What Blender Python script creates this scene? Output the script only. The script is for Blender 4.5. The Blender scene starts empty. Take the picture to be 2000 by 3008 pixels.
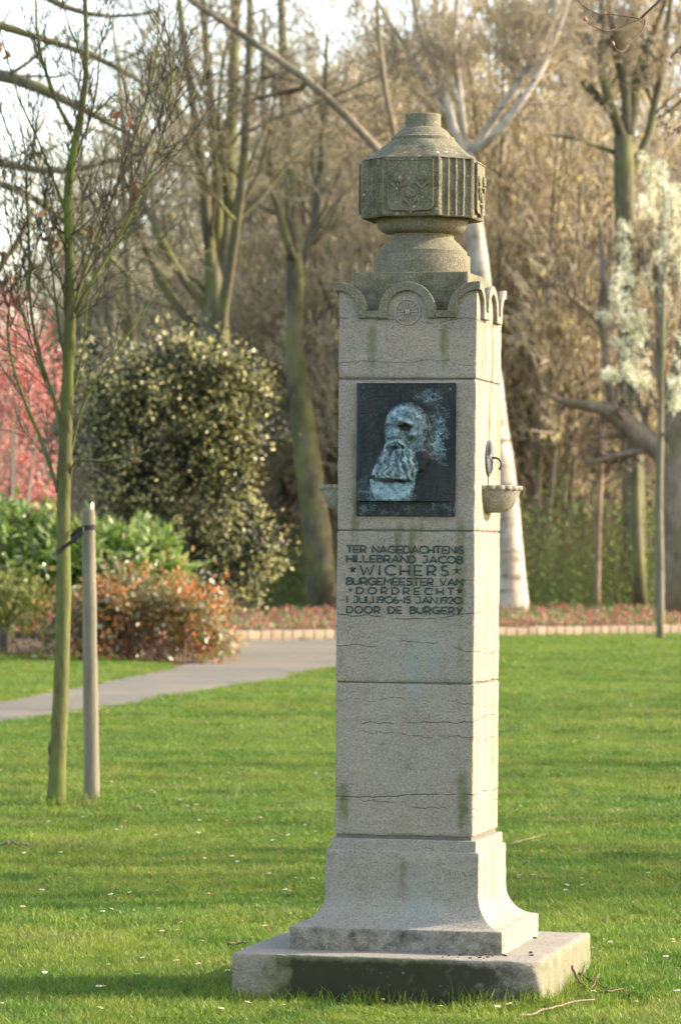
import bpy, math, random
import numpy as np
from mathutils import Matrix, Vector

# ------------------------------------------------------------------ camera
CAM = np.array([2.689, -13.298, 1.5045]); YAW, PIT, ROL, FPX = -0.219806, 0.0115445, 0.0083188, 11478.4
_F = np.array([math.sin(YAW)*math.cos(PIT), math.cos(YAW)*math.cos(PIT), math.sin(PIT)])
_R = np.array([math.cos(YAW), -math.sin(YAW), 0.0]); _U = np.cross(_R, _F)
R2 = math.cos(ROL)*_R + math.sin(ROL)*_U
U2 = -math.sin(ROL)*_R + math.cos(ROL)*_U
scene = bpy.context.scene
col = scene.collection
cd = bpy.data.cameras.new('camera'); cam = bpy.data.objects.new('camera', cd); col.objects.link(cam)
cd.sensor_fit = 'VERTICAL'; cd.sensor_height = 23.7; cd.lens = FPX/3008*23.7
cd.clip_start = 0.5; cd.clip_end = 3000
cd.dof.use_dof = True; cd.dof.focus_distance = 13.35; cd.dof.aperture_fstop = 5.0; cd.dof.aperture_blades = 9
M = Matrix.Identity(4)
for i in range(3):
    M[i][0], M[i][1], M[i][2], M[i][3] = R2[i], U2[i], -_F[i], CAM[i]
cam.matrix_world = M
scene.camera = cam

# ------------------------------------------------------------------ light
SUN_AZ, SUN_EL = math.radians(23.0), math.radians(27.0)
S = Vector((math.cos(SUN_AZ)*math.cos(SUN_EL), math.sin(SUN_AZ)*math.cos(SUN_EL), math.sin(SUN_EL)))
w = bpy.data.worlds.new('World'); scene.world = w; w.use_nodes = True
wn = w.node_tree; wn.nodes.clear()
sky = wn.nodes.new('ShaderNodeTexSky'); sky.sky_type = 'NISHITA'; sky.sun_disc = False
sky.sun_elevation = SUN_EL; sky.sun_rotation = math.pi/2 - SUN_AZ
sky.air_density = 0.9; sky.dust_density = 2.0; sky.ozone_density = 0.3
bg = wn.nodes.new('ShaderNodeBackground'); bg.inputs[1].default_value = 0.15
wo = wn.nodes.new('ShaderNodeOutputWorld')
wt = wn.nodes.new('ShaderNodeMix'); wt.data_type = 'RGBA'; wt.blend_type = 'MULTIPLY'; wt.inputs[0].default_value = 1.0
wt.inputs[7].default_value = (1.0, 0.905, 0.80, 1)          # one even white balance for the whole sky
wn.links.new(sky.outputs[0], wt.inputs[6]); wn.links.new(wt.outputs[2], bg.inputs[0]); wn.links.new(bg.outputs[0], wo.inputs[0])
sl = bpy.data.lights.new('sun', 'SUN'); sl.energy = 2.0; sl.angle = math.radians(0.53); sl.color = (1.0, 0.91, 0.76)
so = bpy.data.objects.new('sun', sl); col.objects.link(so); so.location = (30, 8, 25)
so.rotation_euler = S.to_track_quat('Z', 'Y').to_euler()
scene.view_settings.view_transform = 'Standard'; scene.view_settings.look = 'None'
scene.view_settings.gamma = 1; scene.view_settings.use_curve_mapping = False
scene.view_settings.exposure = 2.3
scene.cycles.max_bounces = 6; scene.cycles.transparent_max_bounces = 4
scene.cycles.use_denoising = True

# ------------------------------------------------------------------ helpers
rng = np.random.default_rng(7)
def V(*a): return np.array(a, float)
def ray(px, py):
    return _F*1.0 + R2*((px-1000)/FPX) + U2*((1504-py)/FPX)
def at(px, py, D): return CAM + ray(px, py)*D           # D = depth along the view axis
def ground(px, py, z=0.0):
    r = ray(px, py); return CAM + r*((z-CAM[2])/r[2])
def front(px, py, y=-0.24):
    r = ray(px, py); p = CAM + r*((y-CAM[1])/r[1]); return p[0], p[2]
def depth(p): return float((np.asarray(p)-CAM) @ _F)

def hash3(i, j, k, s=0):
    n = (i*374761393 + j*668265263 + k*1274126177 + s*974634777) & 0xffffffff
    n = ((n ^ (n >> 13))*1274126177) & 0xffffffff
    return ((n ^ (n >> 16)) & 0xffff)/65535.0
def vnoise(P, s=0):
    P = np.asarray(P, float); I = np.floor(P).astype(np.int64); f = P-I; f = f*f*(3-2*f)
    r = 0
    for a in (0, 1):
        for b in (0, 1):
            for c in (0, 1):
                wt = (f[:, 0] if a else 1-f[:, 0])*(f[:, 1] if b else 1-f[:, 1])*(f[:, 2] if c else 1-f[:, 2])
                r = r + wt*hash3(I[:, 0]+a, I[:, 1]+b, I[:, 2]+c, s)
    return r
def fbm(P, o=4, s=0):
    P = np.asarray(P, float); r = 0; a = 0.5; t = 0
    for k in range(o):
        r = r + a*vnoise(P*(2**k)+17.3*k, s+k); t += a; a *= 0.5
    return r/t
def sm(a, b, x):
    t = np.clip((x-a)/(b-a+1e-12), 0, 1); return t*t*(3-2*t)

def make_mesh(name, verts, faces, attrs=None, smooth=False, sharp=0):
    """verts (N,3); faces: list of int arrays (M,k)"""
    me = bpy.data.meshes.new(name)
    verts = np.asarray(verts, np.float32)
    if not isinstance(faces, (list, tuple)): faces = [faces]
    faces = [np.asarray(f, np.int32) for f in faces if len(f)]
    me.vertices.add(len(verts)); me.vertices.foreach_set('co', verts.ravel())
    tot = np.concatenate([np.full(len(f), f.shape[1], np.int32) for f in faces])
    idx = np.concatenate([f.ravel() for f in faces])
    st = np.concatenate([[0], np.cumsum(tot)[:-1]]).astype(np.int32)
    me.loops.add(len(idx)); me.loops.foreach_set('vertex_index', idx)
    me.polygons.add(len(tot)); me.polygons.foreach_set('loop_start', st)
    me.polygons.foreach_set('use_smooth', np.full(len(tot), bool(smooth)))
    for k, v in (attrs or {}).items():
        v = np.asarray(v, np.float32)
        if v.ndim == 1:
            a = me.attributes.new(k, 'FLOAT', 'POINT'); a.data.foreach_set('value', v)
        else:
            a = me.attributes.new(k, 'FLOAT_COLOR', 'POINT')
            a.data.foreach_set('color', np.concatenate([v, np.ones((len(v), 1), np.float32)], 1).ravel())
    me.update(calc_edges=True); me.validate()
    if sharp: me.set_sharp_from_angle(angle=math.radians(sharp))
    return me
def obj(name, me, mat=None, parent=None, loc=None):
    o = bpy.data.objects.new(name, me); col.objects.link(o)
    if mat is not None and me is not None and not me.materials: me.materials.append(mat)
    if parent is not None: o.parent = parent
    if loc is not None: o.location = [float(v) for v in loc]
    return o
def tag(o, label=None, cat=None, group=None, kind=None):
    for k, v in (('label', label), ('category', cat), ('group', group), ('kind', kind)):
        if v: o[k] = v
    return o
def thing(name, label, cat, loc=(0, 0, 0), group=None):
    o = bpy.data.objects.new(name, None); col.objects.link(o); o.location = [float(v) for v in loc]
    o.empty_display_size = 0.2
    return tag(o, label, cat, group)
def dup(root, loc, rz=0, label=None, group=None, scale=1.0):
    r = root.copy(); col.objects.link(r); r.location = [float(v) for v in loc]; r.rotation_euler = (0, 0, rz); r.scale = (scale,)*3
    if label: r['label'] = label
    if group: r['group'] = group
    for ch in root.children:
        c = ch.copy(); col.objects.link(c); c.parent = r
        for g in ch.children:
            d = g.copy(); col.objects.link(d); d.parent = c
    return r
def merge(parts):
    """parts: list of (verts, [faces...]) -> verts, faces"""
    vs, fs, n = [], {}, 0
    for v, ff in parts:
        v = np.asarray(v, float); vs.append(v)
        if not isinstance(ff, (list, tuple)): ff = [ff]
        for f in ff:
            f = np.asarray(f)
            if len(f): fs.setdefault(f.shape[1], []).append(f+n)
        n += len(v)
    return np.concatenate(vs), [np.concatenate(x) for x in fs.values()]

# --- tubes, batched
def tubes(groups, cap=True, axis=None):
    """groups: list of (P (M,N,3), R (M,N), sides) -> part list, plus 'v' coordinate along radius"""
    parts = []
    for P, R, k in groups:
        P = np.asarray(P, float); R = np.asarray(R, float)
        if P.ndim == 2: P = P[None]; R = R[None]
        m, n, _ = P.shape
        if m == 0: continue
        T = np.gradient(P, axis=1); T /= np.linalg.norm(T, axis=2, keepdims=True)+1e-9
        mt = T.mean(1); ax = np.zeros((m, 3)); ax[np.arange(m), np.abs(mt).argmin(1) if axis is None else axis] = 1
        A = np.cross(T, ax[:, None, :]); A /= np.linalg.norm(A, axis=2, keepdims=True)+1e-9
        B = np.cross(T, A)
        th = np.arange(k)*2*np.pi/k
        ring = P[:, :, None, :]+R[:, :, None, None]*(A[:, :, None, :]*np.cos(th)[None, None, :, None]+B[:, :, None, :]*np.sin(th)[None, None, :, None])
        v = ring.reshape(-1, 3)
        base = (np.arange(m)*n*k)[:, None, None]; ii = (np.arange(n-1)*k)[None, :, None]; j = np.arange(k)[None, None, :]; j2 = (j+1) % k
        f = np.stack([base+ii+j, base+ii+j2, base+ii+k+j2, base+ii+k+j], -1).reshape(-1, 4)
        fs = [f]
        if cap:
            b = (np.arange(m)*n*k)[:, None]
            fs.append(b+(n-1)*k+np.arange(k)[None]); fs.append(b+np.arange(k)[::-1][None])
        parts.append((v, fs))
    return parts
def tube_mesh(name, groups, smooth=True, **kw):
    v, f = merge(tubes(groups)); return make_mesh(name, v, f, smooth=smooth, **kw)

def resample(pts, n):
    pts = np.asarray(pts, float); d = np.concatenate([[0], np.cumsum(np.linalg.norm(np.diff(pts[:, :3], axis=0), axis=1))])
    t = np.linspace(0, d[-1], n)
    # Catmull-like smoothing through cubic on each component
    out = np.stack([np.interp(t, d, pts[:, i]) for i in range(pts.shape[1])], 1)
    for _ in range(2):
        o2 = out.copy(); o2[1:-1] = 0.25*out[:-2]+0.5*out[1:-1]+0.25*out[2:]; out = o2
    return out

def spawn(P, R, n, tmin=0.25, ang=(30, 65), lenr=(0.35, 0.6), N=5, up=0.25, wig=0.25, rr=0.55, tipr=0.35, g=None, lmin=0.0, tpow=1.0):
    """children polylines from parent polylines, all at once"""
    g = g or rng
    m, n0, _ = P.shape
    L = np.linalg.norm(np.diff(P, axis=1), axis=2).sum(1)
    pi = np.sort(g.choice(m, m*n, p=L/L.sum())); k = len(pi)
    t = tmin+(1-tmin)*g.random(k)**tpow*0.97
    x = t*(n0-1); i0 = np.clip(np.floor(x).astype(int), 0, n0-2); f = (x-i0)[:, None]
    p0 = P[pi, i0]*(1-f)+P[pi, i0+1]*f
    r0 = R[pi, i0]*(1-f[:, 0])+R[pi, i0+1]*f[:, 0]
    T = P[pi, i0+1]-P[pi, i0]; T /= np.linalg.norm(T, axis=1, keepdims=True)+1e-9
    rv = g.normal(size=(k, 3)); pv = np.cross(T, rv); pv /= np.linalg.norm(pv, axis=1, keepdims=True)+1e-9
    a = np.radians(g.uniform(*ang, k))[:, None]
    d = T*np.cos(a)+pv*np.sin(a)
    ln = np.maximum(L[pi]*g.uniform(*lenr, k)*(1.05-0.55*t), lmin)
    pts = [p0]; step = (ln/(N-1))[:, None]
    for q in range(N-1):
        d = d+g.normal(size=(k, 3))*wig*0.5; d[:, 2] += up*0.35
        d /= np.linalg.norm(d, axis=1, keepdims=True)
        pts.append(pts[-1]+d*step)
    CP = np.stack(pts, 1)
    rb = r0*rr*g.uniform(0.7, 1.0, k)
    CR = rb[:, None]*np.linspace(1, tipr, N)[None]
    return CP, CR

def scatter_shapes(C, D, size, tv, tf, g=None, roll=True):
    """copies of a template (tv along +X, normal +Z) at C with x-axis D"""
    g = g or rng
    k = len(C); D = D/(np.linalg.norm(D, axis=1, keepdims=True)+1e-9)
    rv = g.normal(size=(k, 3)); Y = np.cross(rv, D); Y /= np.linalg.norm(Y, axis=1, keepdims=True)+1e-9
    Z = np.cross(D, Y)
    size = np.broadcast_to(size, (k,))
    v = C[:, None, :]+size[:, None, None]*(tv[None, :, 0:1]*D[:, None]+tv[None, :, 1:2]*Y[:, None]+tv[None, :, 2:3]*Z[:, None])
    off = (np.arange(k)*len(tv))[:, None, None]
    return v.reshape(-1, 3), [(f[None]+off).reshape(-1, f.shape[1]) for f in tf]
LEAF_V = np.array([(0, 0, 0), (.35, .22, .05), (.75, .19, .03), (1, 0, -.06), (.75, -.19, .03), (.35, -.22, .05), (.5, 0, -.03)], float)
LEAF_F = [np.array([(0, 6, 1), (1, 6, 2), (2, 6, 3), (3, 6, 4), (4, 6, 5), (5, 6, 0)])]
DIA_V = np.array([(0, 0, 0), (.4, .16, 0), (.4, -.08, .14), (.4, -.08, -.14), (1, 0, 0)], float)
DIA_F = [np.array([(0, 2, 1), (0, 3, 2), (0, 1, 3), (4, 1, 2), (4, 2, 3), (4, 3, 1)])]
PET_V = np.array([(0, 0, 0), (.5, .42, .12), (1, 0, .22), (.5, -.42, .12), (-.5, .4, .15), (-1, 0, .2), (-.5, -.4, .1)], float)
PET_F = [np.array([(0, 1, 2, 3), (0, 4, 5, 6)])]

# --- boxes / lathe / loft
def axis_pts(h, r, res):
    n = max(1, int(round(2*(h-r)/res)))
    mid = np.linspace(-(h-r), h-r, n+1)
    return np.concatenate([[-h, -h+0.35*r], mid, [h-0.35*r, h]])
def rbox(c, half, r=0.004, res=0.02, chip=0.0, seed=0, wob=0.0):
    """rounded, subdivided, optionally chipped box"""
    hx, hy, hz = half; ax = [axis_pts(h, r, res) for h in half]
    parts = []
    for a in range(3):
        b, d = [q for q in range(3) if q != a]
        U, W = np.meshgrid(ax[b], ax[d], indexing='ij'); nu, nw = U.shape
        for s in (-1, 1):
            p = np.zeros((nu*nw, 3)); p[:, b] = U.ravel(); p[:, d] = W.ravel(); p[:, a] = s*half[a]
            i, j = np.meshgrid(np.arange(nu-1), np.arange(nw-1), indexing='ij'); q = (i*nw+j).ravel()
            f = np.stack([q, q+1, q+nw+1, q+nw], 1)
            flip = (s > 0) == (a == 1)
            # orientation: for a==0: (y,z) -> +x when order y then z
            if (s > 0): f = f[:, ::-1]
            if a == 1: f = f[:, ::-1]
            parts.append((p, [f]))
    v, f = merge(parts)
    key = np.round(v*1e5).astype(np.int64); _, ui, inv = np.unique(key, axis=0, return_index=True, return_inverse=True)
    v = v[ui]; f = [inv.ravel()[x] for x in f]
    hh = np.array(half)
    if chip > 0:
        n = fbm((v+np.array(c))*22+seed*7.7, 3, seed); n2 = fbm((v+np.array(c))*6+seed*3.1, 2, seed+5)
        rr = r*(1+chip*np.clip(n*1.9-0.75, 0, 2)+chip*2.5*np.clip(n2-0.62, 0, 1))
    else: rr = np.full(len(v), r)
    rr = np.minimum(rr, hh.min()*0.9)[:, None]
    inner = np.clip(v, -(hh-rr), hh-rr); d = v-inner; ln = np.linalg.norm(d, axis=1, keepdims=True)
    v = np.where(ln > 1e-9, inner+d/np.maximum(ln, 1e-9)*np.minimum(ln, rr), v)
    if wob: v = v+(np.stack([fbm(v*4+9*q+seed, 2, q) for q in range(3)], 1)-0.5)*wob
    return v+np.array(c), f
def lathe(prof, n=64):
    prof = np.asarray(prof, float); th = np.arange(n)*2*np.pi/n
    v = np.stack([prof[:, 0, None]*np.cos(th), prof[:, 0, None]*np.sin(th), np.repeat(prof[:, 1, None], n, 1)], -1).reshape(-1, 3)
    return v, [ring_faces(len(prof), n), np.arange(n)[None, ::-1], (len(prof)-1)*n+np.arange(n)[None]]
def ring_faces(m, n):
    i, j = np.meshgrid(np.arange(m-1), np.arange(n), indexing='ij'); j2 = (j+1) % n
    return np.stack([i*n+j, i*n+j2, (i+1)*n+j2, (i+1)*n+j], -1).reshape(-1, 4)
def loft(rings):
    """rings: list of (n,3)"""
    n = len(rings[0]); v = np.concatenate(rings)
    return v, [ring_faces(len(rings), n), np.arange(n)[None, ::-1], (len(rings)-1)*n+np.arange(n)[None]]
def sq_perim(k):
    t = np.linspace(-1, 1, k, endpoint=False)
    return np.concatenate([np.stack([t, -np.ones(k)], 1), np.stack([np.ones(k), t], 1), np.stack([-t, np.ones(k)], 1), np.stack([-np.ones(k), -t], 1)])
def prism(poly, y0, y1):
    """polygon in (x,z), extruded in y from y0 (front) to y1"""
    p = np.asarray(poly, float); n = len(p)
    v = np.concatenate([np.stack([p[:, 0], np.full(n, y0), p[:, 1]], 1), np.stack([p[:, 0], np.full(n, y1), p[:, 1]], 1)])
    i = np.arange(n); j = (i+1) % n
    return v, [i[None, ::-1], (i+n)[None], np.stack([i, j, j+n, i+n], 1)]
def rotz(v, a):
    c, s = math.cos(a), math.sin(a); v = np.asarray(v)
    return np.stack([v[:, 0]*c-v[:, 1]*s, v[:, 0]*s+v[:, 1]*c, v[:, 2]], 1)

# ------------------------------------------------------------------ materials
class NT:
    def __init__(self, name):
        self.m = bpy.data.materials.new(name); self.m.use_nodes = True; self.t = self.m.node_tree; self.t.nodes.clear()
        self.out = self.t.nodes.new('ShaderNodeOutputMaterial')
        self.bsdf = self.t.nodes.new('ShaderNodeBsdfPrincipled'); self.t.links.new(self.bsdf.outputs[0], self.out.inputs[0])
    def set(self, sock, val):
        if isinstance(val, bpy.types.NodeSocket): self.t.links.new(val, sock)
        elif hasattr(val, '__len__') and len(val) == 3 and sock.type == 'RGBA': sock.default_value = (*val, 1)
        else: sock.default_value = val
    def n(self, typ, ins=None, **props):
        nd = self.t.nodes.new('ShaderNode'+typ)
        for k, v in props.items(): setattr(nd, k, v)
        for k, v in (ins or {}).items(): self.set(nd.inputs[k], v)
        return nd
    def coord(self, scale=(1, 1, 1), which='Object'):
        tc = self.n('TexCoord'); mp = self.n('Mapping', {0: tc.outputs[which], 'Scale': scale}); return mp.outputs[0]
    def pos(self, scale=(1, 1, 1)):
        g = self.n('NewGeometry'); mp = self.n('Mapping', {0: g.outputs['Position'], 'Scale': scale}); return mp.outputs[0]
    def noise(self, vec, scale, detail=4, rough=0.55, dist=0.0):
        return self.n('TexNoise', {'Vector': vec, 'Scale': scale, 'Detail': detail, 'Roughness': rough, 'Distortion': dist}).outputs[0]
    def vor(self, vec, scale, feature='F1'):
        return self.n('TexVoronoi', {'Vector': vec, 'Scale': scale}, feature=feature).outputs[0]
    def math(self, op, a, b=0.0, c=0.0, clamp=False):
        return self.n('Math', {0: a, 1: b, 2: c}, operation=op, use_clamp=clamp).outputs[0]
    def ramp(self, x, a, b, lo=0.0, hi=1.0):
        return self.n('MapRange', {0: x, 1: a, 2: b, 3: lo, 4: hi}).outputs[0]
    def mix(self, f, a, b):
        nd = self.n('Mix', data_type='RGBA'); self.set(nd.inputs[0], f); self.set(nd.inputs[6], a); self.set(nd.inputs[7], b); return nd.outputs[2]
    def attr(self, name, fac=True):
        nd = self.n('Attribute', attribute_name=name); return nd.outputs['Fac' if fac else 'Color']
    def rnd(self): return self.n('ObjectInfo').outputs['Random']
    def bump(self, h, strength=0.3, dist=0.01, normal=None):
        ins = {'Strength': strength, 'Distance': dist, 'Height': h}
        if normal is not None: ins['Normal'] = normal
        return self.n('Bump', ins).outputs[0]
    def fin(self, color, rough=0.8, normal=None, spec=0.3, metal=0.0, transl=None, tfac=0.4):
        self.set(self.bsdf.inputs['Base Color'], color); self.set(self.bsdf.inputs['Roughness'], rough)
        self.bsdf.inputs['Specular IOR Level'].default_value = spec; self.set(self.bsdf.inputs['Metallic'], metal)
        if normal is not None: self.t.links.new(normal, self.bsdf.inputs['Normal'])
        if transl is not None:
            tr = self.n('BsdfTranslucent'); self.set(tr.inputs[0], transl)
            ms = self.n('MixShader', {0: tfac, 1: self.bsdf.outputs[0], 2: tr.outputs[0]})
            self.t.links.new(ms.outputs[0], self.out.inputs[0])
        return self.m

def mat_stone(name, A=(.345, .288, .22), B=(.268, .227, .177), pits=1.0, cracks=(), mossamt=1.0, grim=0.0):
    t = NT(name); c = t.coord()
    n1 = t.noise(c, 5.0, 5); n2 = t.noise(c, 160, 3); nl = t.noise(t.coord((9, 9, 55)), 1.0, 5, 0.6, 0.4)
    cl = t.mix(t.ramp(n1, .32, .68), A, B)
    cl = t.mix(t.ramp(nl, .42, .72, 0, .45), cl, (.20, .183, .152))
    cl = t.mix(t.ramp(n2, .40, .68, 0, .5), cl, (.42, .385, .32))
    ng = t.noise(t.coord((130, 130, 190)), 1.0, 2, .6); cl = t.mix(t.ramp(ng, .50, .66, 0, .55), cl, (.135, .12, .098))
    nb = t.noise(t.coord((7, 7, 4)), 1.0, 3); cl = t.mix(t.ramp(nb, .5, .7, 0, .35), cl, (.24, .235, .215))
    n3 = t.noise(c, 420, 2)
    cl = t.mix(t.ramp(n3, .50, .70, 0, .62), cl, (.11, .099, .08))
    n4 = t.noise(t.coord((70, 70, 210)), 1.0, 4, .7); cl = t.mix(t.ramp(n4, .52, .72, 0, .5), cl, (.13, .115, .09))
    # verdigris wash and dark grime
    ver = t.math('MULTIPLY', t.attr('verd'), t.ramp(t.noise(t.coord((20, 20, 3)), 1.0, 4), .35, .6))
    cl = t.mix(t.math('MULTIPLY', ver, .55), cl, (.23, .275, .26))
    mo = t.attr('moss'); nm = t.noise(c, 38, 6, .7)
    mm = t.math('MULTIPLY', t.ramp(t.math('ADD', mo, t.math('MULTIPLY', t.math('SUBTRACT', nm, .5), 1.3)), .28, .85), mossamt)
    mossc = t.mix(t.ramp(t.noise(c, 9, 3), .35, .65), (.075, .085, .020), (.13, .13, .05))
    cl = t.mix(t.math('MULTIPLY', mm, .72), cl, mossc)
    dk = t.attr('dark'); nd = t.noise(c, 26, 6, .72)
    dm = t.ramp(t.math('ADD', dk, t.math('MULTIPLY', t.math('SUBTRACT', nd, .5), 1.5)), .3, .9)
    cl = t.mix(t.math('MULTIPLY', dm, .92), cl, (.026, .027, .014))
    # pale lichen specks
    li = t.math('LESS_THAN', t.vor(c, 34), .16); li = t.math('MULTIPLY', li, t.ramp(t.math('ADD', t.noise(c, 7, 2), t.math('MULTIPLY', t.attr('lich'), .10)), .56, .66))
    cl = t.mix(t.math('MULTIPLY', li, t.math('ADD', .25, t.math('MULTIPLY', t.attr('lich'), .6))), cl, (.38, .38, .31))
    # pits
    pm = t.ramp(t.noise(t.coord((4, 4, 13)), 1.0, 3), .50, .66)
    pv = t.vor(t.coord((95, 95, 165)), 1.0); p = t.math('MULTIPLY', t.ramp(pv, .30, .18), pm)
    pv2 = t.vor(t.coord((230, 230, 330)), 1.0); p2 = t.math('MULTIPLY', t.ramp(pv2, .27, .17), t.ramp(t.noise(c, 15, 3), .47, .6))
    pit = t.math('MAXIMUM', p, p2); pit = t.math('MULTIPLY', pit, pits)
    hgt = t.math('SUBTRACT', t.math('MULTIPLY', t.math('ADD', n2, t.math('MULTIPLY', nl, .8)), .35), pit)
    # long horizontal cracks
    sx = t.n('SeparateXYZ', {0: t.coord()}); z = sx.outputs[2]
    if cracks:
        cn = t.noise(t.coord((11, 11, 2)), 1.0, 5, .65); cn2 = t.noise(t.coord((1.7, 1.7, .8)), 1.0, 1)
        off = t.math('ADD', t.math('MULTIPLY', t.math('SUBTRACT', cn, .5), .055), t.math('MULTIPLY', t.math('SUBTRACT', cn2, .5), .16))
        cr = None
        for q, (z0, wd) in enumerate(cracks):
            zz = t.math('SUBTRACT', t.math('ADD', z, t.math('MULTIPLY', off, 1 if q % 2 else -.7)), z0)
            k = t.ramp(t.math('ABSOLUTE', zz), wd, wd*.4)
            k = t.math('MULTIPLY', k, t.ramp(t.noise(t.coord((7+q, 7+q*2, 7)), 1.0, 2), .43, .5))
            cr = k if cr is None else t.math('MAXIMUM', cr, k)
        pit = t.math('MAXIMUM', pit, cr); hgt = t.math('SUBTRACT', hgt, cr)
    cl = t.mix(t.math('MULTIPLY', pit, .8), cl, (.045, .041, .032))
    return t.fin(cl, .93, t.bump(hgt, .55, .004), .2)

def mat_bark(name, A, B, moss=(.10, .12, .035), amt=.5, lo=.45, hi=.62, bump=.6, scale=1.0, bands=None):
    t = NT(name); p = t.pos()
    n = t.noise(t.pos((14*scale, 14*scale, 3.5*scale)), 1.0, 6, .65); cl = t.mix(t.ramp(n, .3, .7), A, B)
    m = t.ramp(t.noise(t.pos((2.2, 2.2, 1.1)), 1.0, 4), lo, hi, 0, amt); cl = t.mix(m, cl, moss)
    n5 = t.noise(t.pos((1.1, 1.1, .7)), 1.0, 5, .7); cl = t.mix(t.ramp(n5, .46, .64, 0, .62), cl, tuple(x*.42 for x in A))
    if bands:
        b = t.ramp(t.noise(t.pos((1.3, 1.3, 5.5)), 1.0, 5, .7), .54, .66); cl = t.mix(b, cl, bands)
    return t.fin(cl, .9, t.bump(n, bump, .02), .15)
def mat_leaf(name, A, B, C=None, tr=None, rough=.45, tfac=.3, scale=3.0, spec=.4, cthr=(.6, .68)):
    """leaf colours vary per leaf (attribute lv)"""
    t = NT(name); lv = t.attr('lv')
    cl = t.mix(lv, A, B)
    if C is not None: cl = t.mix(t.ramp(t.attr('lw'), *cthr), cl, C)
    n = t.noise(t.pos(), scale, 3); hs = t.n('HueSaturation', {'Value': t.ramp(n, .3, .7, .75, 1.25), 'Color': cl}).outputs[0]
    return t.fin(hs, rough, None, spec, 0, hs, tfac)
def mat_plain(name, A, B=None, rough=.8, scale=20, bump=0.0, spec=.3, metal=0.0, which='Object', stretch=(1, 1, 1)):
    t = NT(name); c = t.coord(stretch, which); n = t.noise(c, scale, 5, .6)
    cl = t.mix(t.ramp(n, .3, .7), A, B or tuple(x*.7 for x in A))
    return t.fin(cl, rough, t.bump(n, bump, .01) if bump else None, spec, metal)

# ------------------------------------------------------------------ ground, lawn, path, beds
def sheet(name, pts, z, mat, res=None, kind='structure'):
    p = np.asarray(pts, float); v = np.concatenate([p[:, :2], np.full((len(p), 1), z)], 1)
    me = make_mesh(name, v, [np.arange(len(p))[None]])
    o = obj(name, me, mat); tag(o, kind=kind); return o
t = NT('leaf_litter'); p = t.pos()
n = t.noise(p, 1.3, 6, .7); cl = t.mix(t.ramp(n, .35, .65), (.075, .055, .035), (.10, .10, .045))
MAT_LITTER = t.fin(cl, .95, t.bump(n, .6, .1), .1)
t = NT('turf'); p = t.pos()
n = t.noise(p, .7, 5, .6); n2 = t.noise(p, 45, 4, .7)
cl = t.mix(t.ramp(n, .35, .65), (.055, .085, .016), (.095, .105, .025)); cl = t.mix(t.ramp(n2, .4, .7, 0, .5), cl, (.05, .045, .02))
MAT_TURF = t.fin(cl, .95, t.bump(n2, .5, .02), .1)
t = NT('path_paving'); p = t.pos()
n = t.noise(p, .45, 4, .6); n2 = t.noise(t.pos((1, 1, 1)), 9, 5, .7)
br = t.n('TexBrick', {'Vector': t.pos((1, 1, 1)), 'Color1': (.13, .12, .105, 1), 'Color2': (.165, .152, .132, 1), 'Mortar': (.07, .068, .05, 1), 'Scale': 4.6, 'Mortar Size': .03}).outputs[0]
cl = t.mix(t.ramp(n, .4, .62, 0, .55), br, (.20, .168, .11)); cl = t.mix(t.ramp(n2, .55, .75, 0, .6), cl, (.085, .08, .045))
MAT_PATH = t.fin(cl, .9, t.bump(n2, .3, .02), .15)
t = NT('bed_soil'); p = t.pos(); n = t.noise(p, 5, 6, .7)
MAT_SOIL = t.fin(t.mix(t.ramp(n, .35, .65), (.055, .040, .027), (.10, .078, .052)), .97, t.bump(n, .7, .05), .05)

G = 1500
sheet('ground', [(-G, -G), (G, -G), (G, G), (-G, G)], -0.03, MAT_LITTER)
K0, K1 = ground(640, 1884), ground(2060, 1862)
KD = (K1-K0)/np.linalg.norm(K1-K0); KN = V(-KD[1], KD[0], 0)
kA, kB = K0-KD*2.0, K1+KD*14
lawnp = [(-30, -40), (40, -40), tuple((kB-KN*.02)[:2]), tuple((kA-KN*.02)[:2])]
lawnp += [tuple(ground(640, 1900)[:2]), tuple(ground(0, 1926)[:2]), tuple(ground(-500, 1930)[:2]), (-60, 20)]
sheet('lawn', lawnp, 0.0, MAT_TURF)
near = [(-900, 2200), (-300, 2160), (0, 2131), (191, 2101), (574, 2038), (765, 2006), (982, 1967), (1130, 1928), (1290, 1884)]
far_ = [(1290, 1874.6), (985, 1879), (668, 1884), (657, 1923), (478, 1968), (166, 2031), (0, 2063), (-300, 2090), (-900, 2120)]
PATH_POLY = np.array([ground(*q)[:2] for q in near+far_])
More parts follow.
